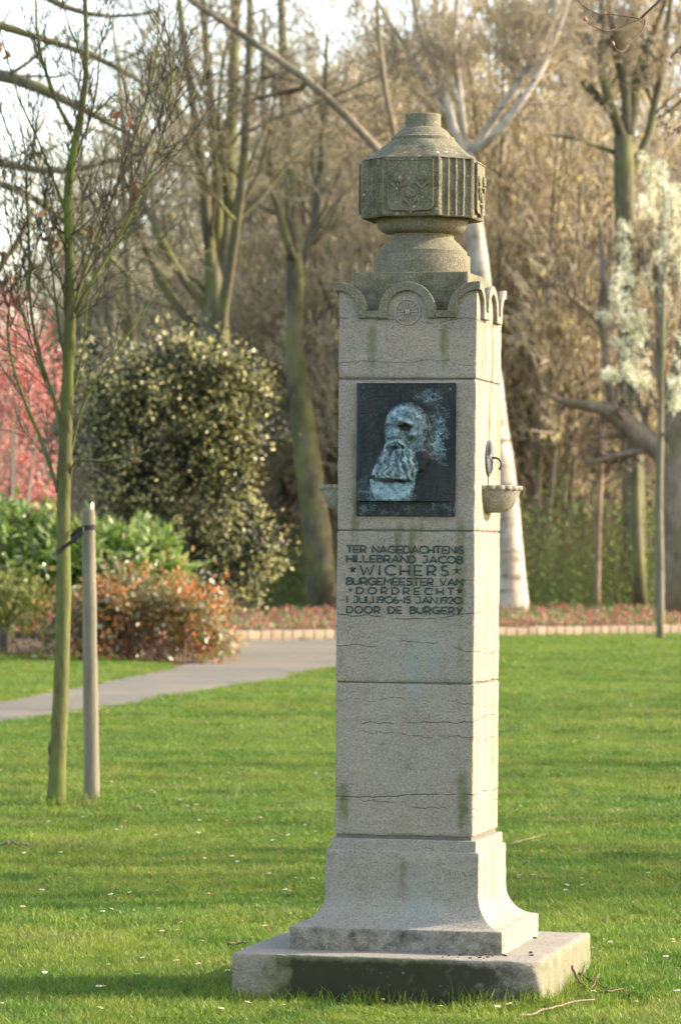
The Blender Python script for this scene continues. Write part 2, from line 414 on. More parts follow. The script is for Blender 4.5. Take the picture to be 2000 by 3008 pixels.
# keep the kerb end of the path short of the stones
sheet('path', PATH_POLY, 0.006, MAT_PATH)
SHRUB_POLY = np.array([ground(*q)[:2] for q in [(-700, 1936), (0, 1926), (300, 1930), (452, 1938), (490, 1966), (560, 1950), (640, 1918), (664, 1890)]]+[tuple((kA+KN*8)[:2]), tuple((kA+KN*8-KD*20)[:2])])
sheet('shrub_bed', SHRUB_POLY, 0.010, MAT_SOIL)
def inpoly(P, poly):
    x, y = P[:, 0], P[:, 1]; r = np.zeros(len(P), bool); n = len(poly)
    for i in range(n):
        x1, y1 = poly[i]; x2, y2 = poly[(i+1) % n]
        c = ((y1 > y) != (y2 > y)) & (x < (x2-x1)*(y-y1)/(y2-y1+1e-12)+x1); r ^= c
    return r
bedp = [kA+KN*.12, kB+KN*.12, kB+KN*13, kA+KN*13]
o = obj('flower_bed', make_mesh('flower_bed', *(lambda b: (np.concatenate([np.c_[b[:, :2], np.full(4, .13)], np.c_[b[:, :2], np.full(4, -.05)]]), [np.array([[0, 1, 2, 3]]), np.array([[0, 4, 5, 1], [1, 5, 6, 2], [2, 6, 7, 3], [3, 7, 4, 0]])]))(np.array(bedp))), MAT_SOIL)
tag(o, kind='structure')

# kerb of rough stones along the bed
t = NT('kerb_stone'); c = t.coord(); n = t.noise(c, 9, 6, .7); rd = t.rnd()
cl = t.mix(rd, (.17, .132, .092), (.25, .20, .145)); cl = t.mix(t.ramp(n, .5, .72, 0, .6), cl, (.085, .075, .05))
MAT_KERB = t.fin(cl, .92, t.bump(n, .6, .02), .15)
kerb = thing('kerb_wall', 'low kerb of tan squared stones edging the flower bed behind the lawn', 'kerb', K0)
ksm = []
for q in range(5):
    v, f = rbox((0, 0, .085), ((.255+.035*(q % 3))/2, .08, .105), .018, .06, 1.2, q, .012)
    ksm.append(make_mesh('kerb_stone', v, f, smooth=True))
s = -2.0; q = 0; Lk = np.linalg.norm(K1-K0)+14
ang = math.atan2(KD[1], KD[0])
while s < Lk:
    q = (q*7+3) % 5 if random.random() < .7 else (q+1) % 5
    ln = .255+.035*(q % 3)
    o = obj('stone', ksm[q], MAT_KERB, kerb, KD*(s+ln/2)+V(0, 0, -.005))
    o.rotation_euler = (0, 0, ang+rng.normal()*.02); o.location.z += rng.normal()*.006
    s += ln+.014

# ------------------------------------------------------------------ the monument
DST = [(front(px, py), wpx/861., front(px, pe)[1], st) for px, py, pe, wpx, st in [
    (1094, 936, 1118, 30, .95), (1306, 936, 1112, 30, .85), (1040, 1250, 1640, 24, .8), (1047, 1500, 1690, 14, .8), (1172, 1512, 1700, 26, .9),
    (1212, 1512, 1780, 22, 1.0), (1236, 1512, 1640, 14, .9), (1352, 1490, 1850, 34, .9), (1372, 1120, 1560, 26, .45), (1208, 1620, 1830, 40, .7),
    (1240, 2405, 2462, 30, .9), (1010, 2280, 2462, 44, .8), (1362, 2250, 2470, 40, .9), (1185, 2505, 2650, 40, .85), (1060, 2505, 2640, 60, .45),
    (1300, 2500, 2640, 30, .45), (1000, 1900, 2010, 26, .4), (1350, 1850, 2010, 30, .6), (1040, 950, 1110, 50, .35)]]
def stain(v, base=0.0, seed=0):
    """moss / verdigris / grime amounts for points on the monument"""
    x, y, z = v.T; n = fbm(v*np.array([30, 30, 4.]), 3, seed); n2 = fbm(v*5, 3, seed+3); ns = fbm(v*np.array([85, 85, 9.]), 3, seed+1)
    m = np.full(len(v), base, float)
    fr = y < -.21
    for (x0, z0), wd, z1, st in DST:
        k = np.exp(-((x-x0+(n2-.5)*.012)/(wd*.55))**2)*sm(z1-.05, z1+.11, z)*(1-sm(z0-.045, z0+.012, z))
        m = np.maximum(m, np.where(fr, k*st*(.25+1.25*ns), 0))
    rt = x > .21
    nv = fbm(v*np.array([1, 55, 2.2]), 3, 31); m = np.maximum(m, np.where(rt, (sm(.45, .68, nv)*.75*(.55+.45*sm(1.4, 2.2, z))+.12)*(.5+n2), 0))
    m = np.maximum(m, np.where(~fr & ~rt, .35*n2, 0))
    return m
def smesh(name, parts, mossb=0.0, dark=None, verd=None, lich=0.0, smooth=True, seed=0, plain=False):
    v, f = merge(parts) if isinstance(parts, list) else parts
    a = {'moss': np.full(len(v), mossb) if plain else stain(v, mossb, seed), 'dark': np.zeros(len(v)) if dark is None else dark(v), 'verd': np.zeros(len(v)) if verd is None else verd(v), 'lich': np.full(len(v), lich)}
    return make_mesh(name, v, f, a, smooth, 32 if smooth else 0)
CR = [(1.315, .0022), (1.19, .0016), (.955, .0020), (.885, .0014), (.70, .0026), (.655, .0016), (2.315, .0018), (2.17, .0012), (1.43, .0010), (1.00, .0012)]
MAT_STONE = mat_stone('weathered_limestone', cracks=CR)
MAT_STONE_P = mat_stone('pitted_limestone', A=(.31, .286, .232), B=(.25, .23, .184), pits=1.25)
MAT_STONE_T = mat_stone('mossy_limestone', A=(.135, .118, .058), B=(.075, .067, .030), pits=.8)
MAT_SLAB = mat_stone('slab_stone', A=(.265, .238, .188), B=(.20, .18, .14), pits=.9)
MAT_CORE = mat_plain('joint_mortar', (.16, .145, .115), (.10, .09, .07), .95, 40)

mon = thing('monument', 'tall grey limestone memorial pillar with bronze portrait, carved urn top and square base slab', 'monument')
# base slab
def slab_dark(v):
    x, y, z = v.T; n = fbm(v*np.array([5, 5, 7.]), 4, 2); x = x+(fbm(v*np.array([9, 1, 16.]), 4, 8)-.5)*.42
    k = np.where(y < -.5, (.30+.70*sm(-.46, -.33, x))*(1-.40*sm(.15, .42, x))*sm(-.02, .03, .165-z), .18)
    return np.clip(k*(.55+1.25*n), 0, 1)
def slab_moss(v):
    x, y, z = v.T; return v
v, f = rbox((0, 0, .061), (.5274, .5274, .111), .011, .014, 2.2, 3, .006)
cw = np.array([.5274, -.5274, .172]); dd = np.linalg.norm((v-cw)*np.array([1, 1, .7]), axis=1)
v = v+np.where(dd < .075, (1-dd/.075), 0)[:, None]*np.array([-.018, .018, -.012])*(.6+.8*fbm(v*30, 2, 5))[:, None]
a = {'moss': np.clip(np.where(v[:, 1] < -.5, .65*sm(-.48, -.3, v[:, 0])*(1-sm(.0, .35, v[:, 0]))+.36, np.where(v[:, 0] > .5, .32+.75*fbm(v*np.array([30, 30, 5.]), 3, 5), .12)), 0, 1)*(1-.9*(v[:, 2] > .168)),
     'dark': slab_dark(v), 'verd': np.zeros(len(v)), 'lich': np.zeros(len(v))}
obj('base_slab', make_mesh('base_slab', v, f, a, True), MAT_SLAB, mon)
# flared foot
prof = [(.3665, .168), (.3668, .2465), (.3640, .250)]
for k in range(1, 15):
    th = k/14*math.pi/2; prof.append((.266+.098*(1-math.sin(th)), .252+.111*(1-math.cos(th))))
prof += [(.266, .40), (.266, .44), (.266, .48), (.2655, .502), (.2635, .505), (.256, .506), (.2545, .507), (.254, .5415), (.2515, .5442), (.236, .545)]
pp = []
for a_, b_ in zip(prof[:-1], prof[1:]):
    n_ = max(1, int(abs(b_[1]-a_[1])/.012)); pp += [(a_[0]+(b_[0]-a_[0])*i/n_, a_[1]+(b_[1]-a_[1])*i/n_) for i in range(n_)]
pp.append(prof[-1])
per = sq_perim(56); rings = []
for hw, z in pp:
    q = per*hw; ed = np.minimum(hw-np.abs(q[:, 0]), hw-np.abs(q[:, 1])); co = (np.abs(per).min(1) > .97)
    q = q*np.where(np.abs(per).min(1) > .999, .9955, 1)[:, None]
    r_ = np.c_[q, np.full(len(q), z)]
    r_ = r_+(fbm(r_*18, 3, 4)-.5)[:, None]*np.c_[np.sign(per)*(np.abs(per) > .9), np.zeros(len(per))]*.005
    rings.append(r_)
obj('flared_foot', smesh('flared_foot', loft(rings), .12, verd=lambda v: np.exp(-((v[:, 0]-.05)/.1)**2)*sm(.5, .3, v[:, 2])*.9,
    dark=lambda v: .34*sm(.26, .24, v[:, 2])*(v[:, 1] < -.3)+.12+.45*np.clip(fbm(v*np.array([6, 6, 14.]), 4, 12)-.5, 0, 1)*2), MAT_STONE_P, mon)
# shaft courses
ZC, ZB, ZA = 1.0759, 1.5951, 2.1128
ZL = front(1130, 935)[1]; ZS = front(1130, 913)[1]
core, cf = rbox((0, 0, 1.3), (.2345, .2345, .86), .002, .2)
obj('joint_core', make_mesh('joint_core', core, cf), MAT_CORE, mon)
def vd(v): return np.clip(np.exp(-((v[:, 0]-.03)/.12)**2)*np.exp(-((v[:, 2]-1.16)/.13)**2)+.5*np.exp(-((v[:, 2]-1.6)/.02)**2)+.6*np.exp(-((v[:, 0]-.02)/.1)**2)*np.exp(-((v[:, 2]-.85)/.12)**2), 0, 1)*(v[:, 1] < -.2)
blocks = []
for q, (z0, z1) in enumerate([(.553, ZC), (ZC, ZB), (ZB, ZA), (ZA, ZS)]):
    ch = .0045 if q else .002
    P_ = rbox((0, 0, (z0+z1)/2+.001), (.24, .24, (z1-z0)/2-.0022), .0045, .0075, 2.4, 10+q, .0)
    P_ = (P_[0]+(fbm(P_[0]*9, 3, q)-.5)[:, None]*.0024*np.sign(P_[0])*(np.abs(P_[0]) > .235), P_[1])
    b = obj('shaft_block', smesh('shaft_block', P_, .05, verd=vd, seed=q, dark=lambda v: .16*sm(.0, .012, .24-np.abs(v[:, 0]))*0+.2*(fbm(v*3, 2, 8) > .62)), MAT_STONE, mon)
    blocks.append(b)
blocks[0]['label'] = 'cracked lowest block of the shaft'
# scalloped crown: lunettes, arch bands, ledges
RO, RI, TH = .0985, .0688, .015
def arc(cx, cz, r, a0, a1, n): th = np.radians(np.linspace(a0, a1, n)); return np.c_[cx+r*np.cos(th), cz+r*np.sin(th)]
def strip(Oo, Ii, y0, y1):
    n = len(Oo); mk = lambda p, y: np.c_[p[:, 0], np.full(n, y), p[:, 1]]
    v = np.concatenate([mk(Oo, y0), mk(Ii, y0), mk(Oo, y1), mk(Ii, y1)]); i = np.arange(n-1)
    f = [np.stack([i, i+1, n+i+1, n+i], 1), np.stack([2*n+i+1, 2*n+i, 3*n+i, 3*n+i+1], 1), np.stack([i+1, i, 2*n+i, 2*n+i+1], 1), np.stack([n+i, n+i+1, 3*n+i+1, 3*n+i], 1),
         np.array([[0, n, 3*n, 2*n], [n-1, 3*n-1, 4*n-1, 2*n-1]])]
    return v, f
E0 = .2395
for k in range(4):
    a = k*math.pi/2; lun = []; bnd = []
    lun.append(prism(np.concatenate([[(-RO+.003, ZS-.014)], arc(0, ZS-.002, RO-.003, 180, 0, 25), [(RO-.003, ZS-.014)]]), -.2402, -.199))
    lun.append(prism(np.concatenate([[(E0-.0015*(k % 2)-.0005, ZS-.014)], [(E0-RO+.003, ZS-.014)], arc(E0, ZS-.002, RO-.003, 180, 90, 14), [(E0-.0015*(k % 2)-.0005, ZS+RO-.005)]]), -.2402, -.199))
    lun.append(prism(np.concatenate([[(-E0+.0018, ZS-.014)], [(-E0+.0018, ZS+RO-.005)], arc(-E0, ZS-.002, RO-.003, 90, 0, 14), [(-E0+RO-.003, ZS-.014)]]), -.2402, -.199))
    def band(cx, a0, a1, n, ex=None):
        Oo = arc(cx, ZS, RO, a0, a1, n); Ii = arc(cx, ZS, RI, a0, a1, n)
        return Oo, Ii
    Oo, Ii = band(0, 180, 0, 28)
    Oo = np.concatenate([[(-RO, ZL)], Oo, [(RO, ZL)]]); Ii = np.concatenate([[(-RI, ZL)], Ii, [(RI, ZL)]])
    bnd.append(strip(Oo, Ii, -.24-TH, -.2385))
    e = .2545 if k % 2 else .2535
    Oo, Ii = band(.24, 180, 90, 15)
    bnd.append(strip(np.concatenate([[(.24-RO, ZL)], Oo, [(e, ZS+RO)]]), np.concatenate([[(.24-RI, ZL)], Ii, [(e, ZS+RI)]]), -.24-TH+.0006*(k % 2), -.2385))
    Oo, Ii = band(-.24, 90, 0, 15)
    e2 = .2549 if k % 2 else .2541
    bnd.append(strip(np.concatenate([[(-e2, ZS+RO)], Oo, [(-.24+RO, ZL)]]), np.concatenate([[(-e2, ZS+RI)], Ii, [(-.24+RI, ZL)]]), -.24-TH+.0003, -.2385))
    for sx in (-1, 1):
        v, f = rbox((sx*.12, -.2275, (ZL+ZS)/2+.0006), (.0213, .0265, (ZS-ZL)/2-.001), .002, .02)
        bnd.append((v, f))
    L_ = [(rotz(v, a), f) for v, f in lun]; B_ = [(rotz(v, a), f) for v, f in bnd]
    obj('lunette', smesh('lunette', L_, .07, smooth=False, plain=True), MAT_STONE, mon)
    bo = obj('arch_band', smesh('arch_band', B_, .30, smooth=False, dark=lambda v: np.full(len(v), .12)), MAT_STONE_T if k % 2 == 0 else MAT_STONE, mon)
    bv = bo.modifiers.new('bevel', 'BEVEL'); bv.width = .0025; bv.segments = 2; bv.limit_method = 'ANGLE'
# carved rosettes on the four faces
rx, rz = front(1198, 916)
def rosette(nsp, R, y0, hh):
    parts = []
    ringp = [(R*1.0, 0), (R*.99, hh), (R*.88, hh), (R*.86, hh*.3)]
    pr = [(R*1.02, 0), (R*1.0, hh), (R*.88, hh), (R*.86, hh*.25), (R*.24, hh*.25), (R*.22, hh*1.1), (R*.1, hh*1.4)]
    v, f = lathe(pr, 40); parts.append((v, f))
    for i in range(nsp):
        th = i*2*math.pi/nsp
        v, f = rbox((R*.56, 0, hh*.4), (R*.29, R*.045, hh*.45), R*.02, .03); parts.append((rotz(v, th), f))
    return [(np.c_[v[:, 0], -v[:, 2]+y0, v[:, 1]], f) for v, f in parts]
for k in range(4):
    parts = [(rotz(v+np.array([0, 0, rz]), k*math.pi/2), f) for v, f in rosette(16, .0455, -.2395, .0055)]
    if k != 1: obj('rosette', smesh('rosette', parts, .12, smooth=False), MAT_STONE, mon)
# cap block
v, f = rbox((0, 0, (ZL+2.4831)/2), (.201, .201, (2.4831-ZL)/2), .004, .02, 1.5, 21)
obj('cap_block', smesh('cap_block', (v, f), .48, dark=lambda v: .25+.25*fbm(v*6, 3, 2)), MAT_STONE_T, mon)
# urn
D0 = depth((0, 0, 2.7)); uz = lambda Y, dd=0.0: at(1243, 300+Y/2.6133, D0+dd)[2]
ur = lambda r: r/2.6133/846.
base = [(371, 1318), (371, 1240), (371, 1192), (368, 1187), (347, 1184), (347, 1152), (342, 1147), (322, 1132), (304, 1112), (286, 1090), (262, 1070), (247, 1056), (244, 1050)]
bp = [(ur(r), uz(Y)) for r, Y in base]; bp[0] = (bp[0][0], 2.4835)
obj('urn_foot', smesh('urn_foot', lathe(bp, 72), .38, dark=lambda v: .12+.2*fbm(v*7, 3, 3)), MAT_STONE_T, mon)
bowl = [(243, 1056), (243, 1022), (250, 1020), (285, 1012), (318, 993), (338, 968), (349, 935), (350, 921), (358, 918), (359, 905), (352, 900), (345, 870)]
obj('urn_bowl', smesh('urn_bowl', lathe([(ur(r), uz(Y)) for r, Y in bowl], 72), .30, dark=lambda v: .18+.2*fbm(v*7, 3, 4)), MAT_STONE_T, mon)
OA, OH = .197, .0955
def octp(a, h, fl=0.0, nf=4, sub=8):
    pts = []
    for k in range(4):
        th = k*math.pi/2; seg = [(-h+2*h*i/14, -a) for i in range(14)]
        p0, p1 = np.array([h, -a]), np.array([a, -h]); nrm = np.array([-1, 1])/math.sqrt(2)
        for i in range(nf*sub):
            tt = i/(nf*sub); u = (tt*1.0-.06)/.88*nf; off = abs(math.sin(u*math.pi))**.75*fl if 0 < u < nf else 0
            seg.append(tuple(p0+(p1-p0)*tt+nrm*off))
        c, s_ = math.cos(th), math.sin(th); pts += [(x*c-y*s_, x*s_+y*c) for x, y in seg]
    return np.array(pts)
zt = uz(410, -.2); zb = uz(872, -.2)
op = octp(OA, OH, .010); o0 = octp(OA, OH, 0); on = np.linalg.norm(o0, axis=1, keepdims=True); od = o0/on
def R_(p, z): return np.c_[p, np.full(len(p), z)]
rings = [R_(od*ur(345), zb+.010), R_(o0*.90, zb+.004), R_(o0*.975, zb), R_(o0*.995, zb+.004)]
rings += [R_(op*(1+.004*math.sin(math.pi*q/12)), zb+.006+(zt-zb-.012)*q/12) for q in range(13)]
rings += [R_(o0*.992, zt-.003), R_(o0*.975, zt), R_(o0*.93, zt+.002)]
for k, (r, Y) in enumerate([(352, 398), (326, 372), (300, 348), (276, 325), (258, 306)]):
    b = sm(0, 1, np.array([k/4.]))[0]; blend = o0*(ur(r)/OA*.965)*(1-b)+od*ur(r)*b
    rings.append(R_(blend, uz(Y)))
rings += [R_(od*ur(r), uz(Y)) for r, Y in [(247, 303), (246, 278), (232, 274), (216, 264), (203, 245), (186, 226), (165, 208), (146, 198), (137, 195), (137, 150), (137.5, 101), (133, 96), (90, 95)]]
cv, cf_ = loft(rings)
cv = cv+(np.stack([fbm(cv*24+q*5, 3, q) for q in range(3)], 1)-.5)*.0042
obj('urn_capital', smesh('urn_capital', (cv, cf_), .42, lich=1.0, dark=lambda v: np.clip(.30+.45*(fbm(v*8, 4, 6)-.35)+.25*np.exp(-((v[:, 2]-zt)/.02)**2), 0, .8)*(1-.6*sm(zt+.03, zt+.1, v[:, 2]))), MAT_STONE_T, mon)
# carved shields with three thistle flowers on the flat faces
def shield_parts():
    w_, top, bot = .078, zt-.014, zb+.020; parts = []
    c_ = .022; ol = [(-w_, top), (-w_, bot+c_)]+[(-w_+c_+c_*math.cos(math.radians(q)), bot+c_+c_*math.sin(math.radians(q))) for q in (200, 225, 250)]+[(-.012, bot), (0, bot-.012), (.012, bot)]
    ol += [(-x, z) for x, z in ol[:5][::-1]]
    ol = np.array(ol); 
    v, f = prism(ol, -.0095, .004); parts.append((v, f))
    rim = np.c_[ol[:, 0], np.full(len(ol), -.0098), ol[:, 1]]; rim = np.concatenate([rim, rim[:2]])
    parts += tubes([(rim[None], np.full((1, len(rim)), .0032), 5)])
    for fx, fz in ((-.045, .145), (.040, .150), (.0, .085)):
        z0 = bot-.02+fz*(top-bot)/.19
        g = (.0165, .018)
        v, f = lathe([(.001, .0), (.010, .0005), (.0185, .0), (.0188, .0028), (.0145, .0048), (.001, .0055)][::1], 14)
        parts.append((np.c_[v[:, 0]+fx, -.0095-v[:, 2]*1.7, v[:, 1]+z0], f))
        stem = np.array([(fx, -.012, z0-.015), (fx+.001, -.0125, z0-.035), (fx-.002, -.0125, z0-.052), (fx+.001, -.0115, z0-.066)])
        parts += tubes([(stem[None], np.array([[.004, .004, .0038, .0026]]), 5)])
        for s_ in (-1, 1):
            lf = np.array([(fx, -.012, z0-.045), (fx+s_*.009, -.0128, z0-.032), (fx+s_*.018, -.0128, z0-.024), (fx+s_*.028, -.0115, z0-.026)])
            parts += tubes([(lf[None], np.array([[.0026, .0052, .005, .0014]]), 5)])
    return parts
sh = shield_parts()
for k in range(4):
    parts = [(rotz(v+np.array([0, -OA, 0]), k*math.pi/2), f) for v, f in sh]
    obj('carved_shield', smesh('carved_shield', parts, .40, lich=1.0, smooth=False, dark=lambda v: .22+.3*(fbm(v*9, 3, 9)-.3)), MAT_STONE_T, mon)

# side basins
BZ = at(1437, 1427, depth((.3, 0, 1.7)))[2]
def basin(sgn):
    n = 96; th = np.linspace(-math.pi/2, math.pi/2, n); rings = []
    pf = [(.02, -.0935), (.045, -.0925), (.066, -.087), (.082, -.075), (.093, -.058), (.1015, -.038), (.106, -.026), (.1085, -.018), (.1135, -.013), (.1145, -.007), (.1125, -.001), (.108, .001), (.102, .0), (.098, -.006), (.088, -.020), (.060, -.034), (.02, -.040)]
    for r, z in pf:
        bead = 1+(.055*np.abs(np.sin(th*11)) if -.0135 < z < .0015 and r > .107 else 0)-.03*(-.0135 < z < .0015)*(r > .107)
        rings.append(np.c_[.239+r*bead*np.cos(th)*1.03, r*bead*np.sin(th), np.full(n, BZ+z)])
    v = np.concatenate(rings); i, j = np.meshgrid(np.arange(len(pf)-1), np.arange(n-1), indexing='ij')
    f = np.stack([i*n+j, i*n+j+1, (i+1)*n+j+1, (i+1)*n+j], -1).reshape(-1, 4)
    v = v+(np.stack([fbm(v*30+q*4, 3, q) for q in range(3)], 1)-.5)*.003
    return (v if sgn > 0 else rotz(v, math.pi)), f
for sgn in (1, -1):
    v, f = basin(sgn)
    b = obj('water_basin', smesh('water_basin', (v, [f]), .42, dark=lambda v: .20+.25*fbm(v*14, 3, 2), plain=True), MAT_STONE_P, mon)  # moss and dark amounts here put the basin's shade into its colour
    sol = b.modifiers.new('solid', 'SOLIDIFY'); sol.thickness = .004
# bronze spout with ribbed disc
MAT_IRON = mat_plain('dark_bronze', (.02, .023, .027), (.04, .046, .052), .5, 40, .2, .4, 0.0)
t = NT('dark_bronze_disc'); n = t.noise(t.coord(), 60, 4); MAT_DISC = t.fin(t.mix(t.ramp(n, .3, .7), (.035, .04, .046), (.085, .095, .105)), .6, None, .4, 0.0)
SZ = at(1437, 1345.5, depth((.24, 0, 1.8)))[2]
for sgn in (1, -1):
    v, f = lathe([(.0615, 0), (.0635, .003), (.0615, .0065), (.056, .0055), (.052, .004), (.018, .0075), (.012, .012), (.004, .0135)], 48); parts = [(v, f)]
    for i in range(28):
        th = i*2*math.pi/28; rib = np.array([(.017, 0, .009), (.035, 0, .008), (.055, 0, .006)])
        parts += [(rotz(vv, th), ff) for vv, ff in tubes([(rib[None], np.array([[.0008, .0016, .0020]]), 4)])]
    parts = [(np.c_[sgn*(.2395+v[:, 2]), v[:, 0], v[:, 1]+SZ], f) for v, f in parts]
    d_ = obj('spout_disc', make_mesh('spout_disc', *merge(parts), smooth=False), MAT_DISC, mon)
    sp = np.array([(.248, 0, 0), (.262, 0, .001), (.274, 0, -.002), (.282, 0, -.010), (.285, 0, -.020), (.283, 0, -.031), (.2775, 0, -.040)])*[sgn, 1, 1]+[0, 0, SZ]
    obj('spout_pipe', tube_mesh('spout_pipe', [(sp[None], np.array([[.0036]*5+[.0034, .0040]]), 8)]), MAT_IRON, d_)
    dr = np.array([(.2405, -.003, SZ-.062), (.2408, -.003, SZ-.075), (.2408, -.003, BZ+.004)])*[sgn, 1, 1]
    obj('drip_pipe', tube_mesh('drip_pipe', [(dr[None], np.full((1, 3), .0018), 6)]), MAT_IRON, mon)

# ------------------------------------------------------------------ bronze portrait plaque
t = NT('patinated_bronze'); c = t.coord(); pa = t.attr('pat'); n = t.noise(c, 38, 6, .75); n2 = t.noise(c, 150, 4, .7); n3 = t.noise(t.coord((30, 30, 7)), 1.0, 4)
pm = t.ramp(t.math('ADD', pa, t.math('ADD', t.math('MULTIPLY', t.math('SUBTRACT', n, .5), 1.1), t.math('MULTIPLY', t.math('SUBTRACT', n2, .5), .9))), .30, .95)
dk = t.mix(t.ramp(n3, .4, .65), (.008, .012, .013), (.020, .020, .019))
pc = t.mix(t.ramp(n, .4, .62), (.11, .215, .24), (.33, .43, .455))
cl = t.mix(pm, dk, pc)
cl = t.mix(t.math('MULTIPLY', t.attr('teal'), t.ramp(n3, .35, .8, 0, .8)), cl, (.03, .095, .095))
MAT_BRONZE = t.fin(cl, .62, t.bump(t.math('ADD', n2, t.math('MULTIPLY', n, .7)), .5, .003), .35, .1)
PX0, PX1, PY0, PY1 = 1051., 1336., 1126., 1517.
NXg, NYg = 150, 205
gx, gy = np.meshgrid(np.linspace(104, 1452, NXg), np.linspace(82, 1722, NYg), indexing='xy')
X, Y = gx.ravel(), gy.ravel()
def el(cx, cy, rx, ry, h, rot=0.0, pw=.5):
    a = math.radians(rot); dx, dy = X-cx, Y-cy; u = dx*math.cos(a)+dy*math.sin(a); w_ = -dx*math.sin(a)+dy*math.cos(a)
    return h*np.clip(1-(u/rx)**2-(w_/ry)**2, 0, 1)**pw
def ga(cx, cy, rx, ry, h, rot=0.0):
    a = math.radians(rot); dx, dy = X-cx, Y-cy; u = dx*math.cos(a)+dy*math.sin(a); w_ = -dx*math.sin(a)+dy*math.cos(a)
    return h*np.exp(-(u/rx)**2-(w_/ry)**2)
def pm_(poly, soft=12):
    ins = inpoly(np.c_[X, Y], np.array(poly, float)).astype(float).reshape(NYg, NXg)
    for _ in range(2):
        ins[1:-1, 1:-1] = (ins[1:-1, 1:-1]*4+ins[:-2, 1:-1]+ins[2:, 1:-1]+ins[1:-1, :-2]+ins[1:-1, 2:])/8
    return ins.ravel()
def blur(a, n):
    a = a.reshape(NYg, NXg).copy()
    for _ in range(n):
        b = np.pad(a, 1, mode='edge'); a = (b[1:-1, 1:-1]*2+b[:-2, 1:-1]+b[2:, 1:-1]+b[1:-1, :-2]+b[1:-1, 2:])/6
    return a.ravel()
H = np.zeros(len(X)); N3 = np.c_[X, Y, 0*X]
coat = pm_([(100, 1445), (300, 1330), (430, 1090), (1058, 1025), (1150, 1150), (1290, 1235), (1460, 1312), (1460, 1730), (100, 1730)])
H = np.maximum(H, coat*(.004+(.009+.020*sm(1050, 1720, Y)+.006*np.sin((X-300)/300))*sm(1452, 1150, X)))
lap = pm_([(1130, 1170), (1160, 1160), (1090, 1370), (1060, 1560), (980, 1722), (730, 1722), (930, 1500), (1050, 1330)])
H += lap*.004
H -= ga(1210, 1560, 14, 150, .007, 12)+ga(1120, 1260, 9, 120, .005, 24)
shirt = pm_([(300, 1420), (330, 1560), (390, 1722), (735, 1722), (860, 1610), (935, 1490), (930, 1400), (600, 1380)])
H = np.maximum(H, shirt*(.040+.008*np.cos((X-600)/260)))
head = np.maximum(el(800, 700, 318, 380, .060, -6), el(690, 800, 215, 330, .062, -4))
H = np.maximum(H, head); neck = pm_([(900, 860), (1060, 900), (1062, 1030), (1110, 1120), (1040, 1330), (860, 1330), (820, 1000)]); neck = blur(neck, 30)*.042; H = np.maximum(H, neck)
fore = ga(820, 500, 210, 120, .012)+ga(610, 560, 90, 90, .008); H += fore*(head > 0)
H += ga(585, 640, 80, 26, .012, 4)+ga(800, 628, 120, 30, .016, 22)          # brows
H -= ga(590, 700, 52, 30, .012)+ga(775, 705, 92, 42, .024, 8)               # eye sockets
H += ga(585, 705, 26, 15, .006)+ga(775, 715, 36, 18, .008)                   # eyeballs
H += ga(655, 760, 40, 95, .024, -4)+ga(650, 822, 62, 30, .018)              # nose
H -= ga(640, 868, 62, 16, .020)                                               # under the nose
H += ga(590, 770, 40, 40, .004)+ga(880, 800, 90, 60, .010)                   # cheeks
H -= ga(830, 860, 36, 90, .012, -34)
H += ga(1050, 790, 46, 100, .020, 8)-ga(1048, 780, 22, 60, .018, 8)-ga(965, 760, 16, 80, .006)  # ear
H += ga(570, 935, 92, 30, .020, -28)+ga(745, 925, 105, 32, .020, 32)         # moustache
H -= ga(670, 985, 110, 22, .028, 4)                                           # mouth
beard = blur(pm_([(490, 985), (520, 905), (660, 890), (800, 900), (880, 960), (930, 1160), (965, 1330), (900, 1450), (700, 1480), (480, 1450), (300, 1410), (350, 1270), (425, 1110)]), 22)*(.060+.016*np.exp(-((X-620)/200.)**2-((Y-1300)/190.)**2))
beard *= 1-sm(1430, 1450, Y+30*np.sin(X/70.))
H = np.maximum(H, beard)
hair = np.sin((X-650+(fbm(N3/90., 3)-.5)*190)/(13+6*(fbm(N3/200., 2)))*1.0-(Y-900)*.012*np.sign(X-660))*.5+.5
hm = np.clip(beard/.05, 0, 1)*(Y > 900)
H += hm*(hair-.5)*.012+hm*(fbm(N3*np.array([1/26., 1/90., 1]), 3, 7)-.5)*.018
top = np.clip(head/.04, 0, 1)*((Y < 640) & (X > 880))
H += top*(np.sin((X*.6-Y*.8+(fbm(N3/60., 2)-.5)*90)/11.)*.0022)
wr = np.clip(head/.04, 0, 1)*np.exp(-((Y-560)/70.)**2)*((X > 560) & (X < 900)); H += wr*np.sin((Y+(fbm(N3/80., 2)-.5)*90+.12*(X-700))/8.)*.0022
H += (fbm(N3/26., 4)-.5)*.0042
edge = np.minimum.reduce([X-104, 1452-X, Y-82]); H *= sm(0, 40, edge)*.999+.001
# patina and painted-shade map: what stands out and the washed right side is pale
pat = .10+.62*sm(.002, .060, H)+.62*ga(1220, 850, 140, 420, 1.0)*(H < .02)+.45*ga(1080, 260, 220, 120, 1)*(H < .03)+.30*shirt+.30*hm*(hair-.5)
pat -= .42*coat*(1-shirt)*(beard < .01)*sm(850, 1000, X)*sm(1000, 1080, Y)+.9*ga(650, 1445, 260, 34, 1)+.7*ga(790, 700, 90, 55, 1)+.6*ga(670, 985, 110, 24, 1)+.25*ga(840, 840, 80, 90, 1)  # shade under beard, in eye, mouth and cheek hollows darkened into the colour
teal = np.clip(.8*(1-sm(0, 60, X-104))+.6*(1-sm(0, 30, 1452-X))+.4*ga(160, 1400, 160, 260, 1), 0, 1)
w0x, w0z = front(PX0+4.2*.0, PY0); w1x, w1z = front(PX1, PY1)
zx = lambda X_, Y_: (front(1194, 1110+Y_/4.7515))
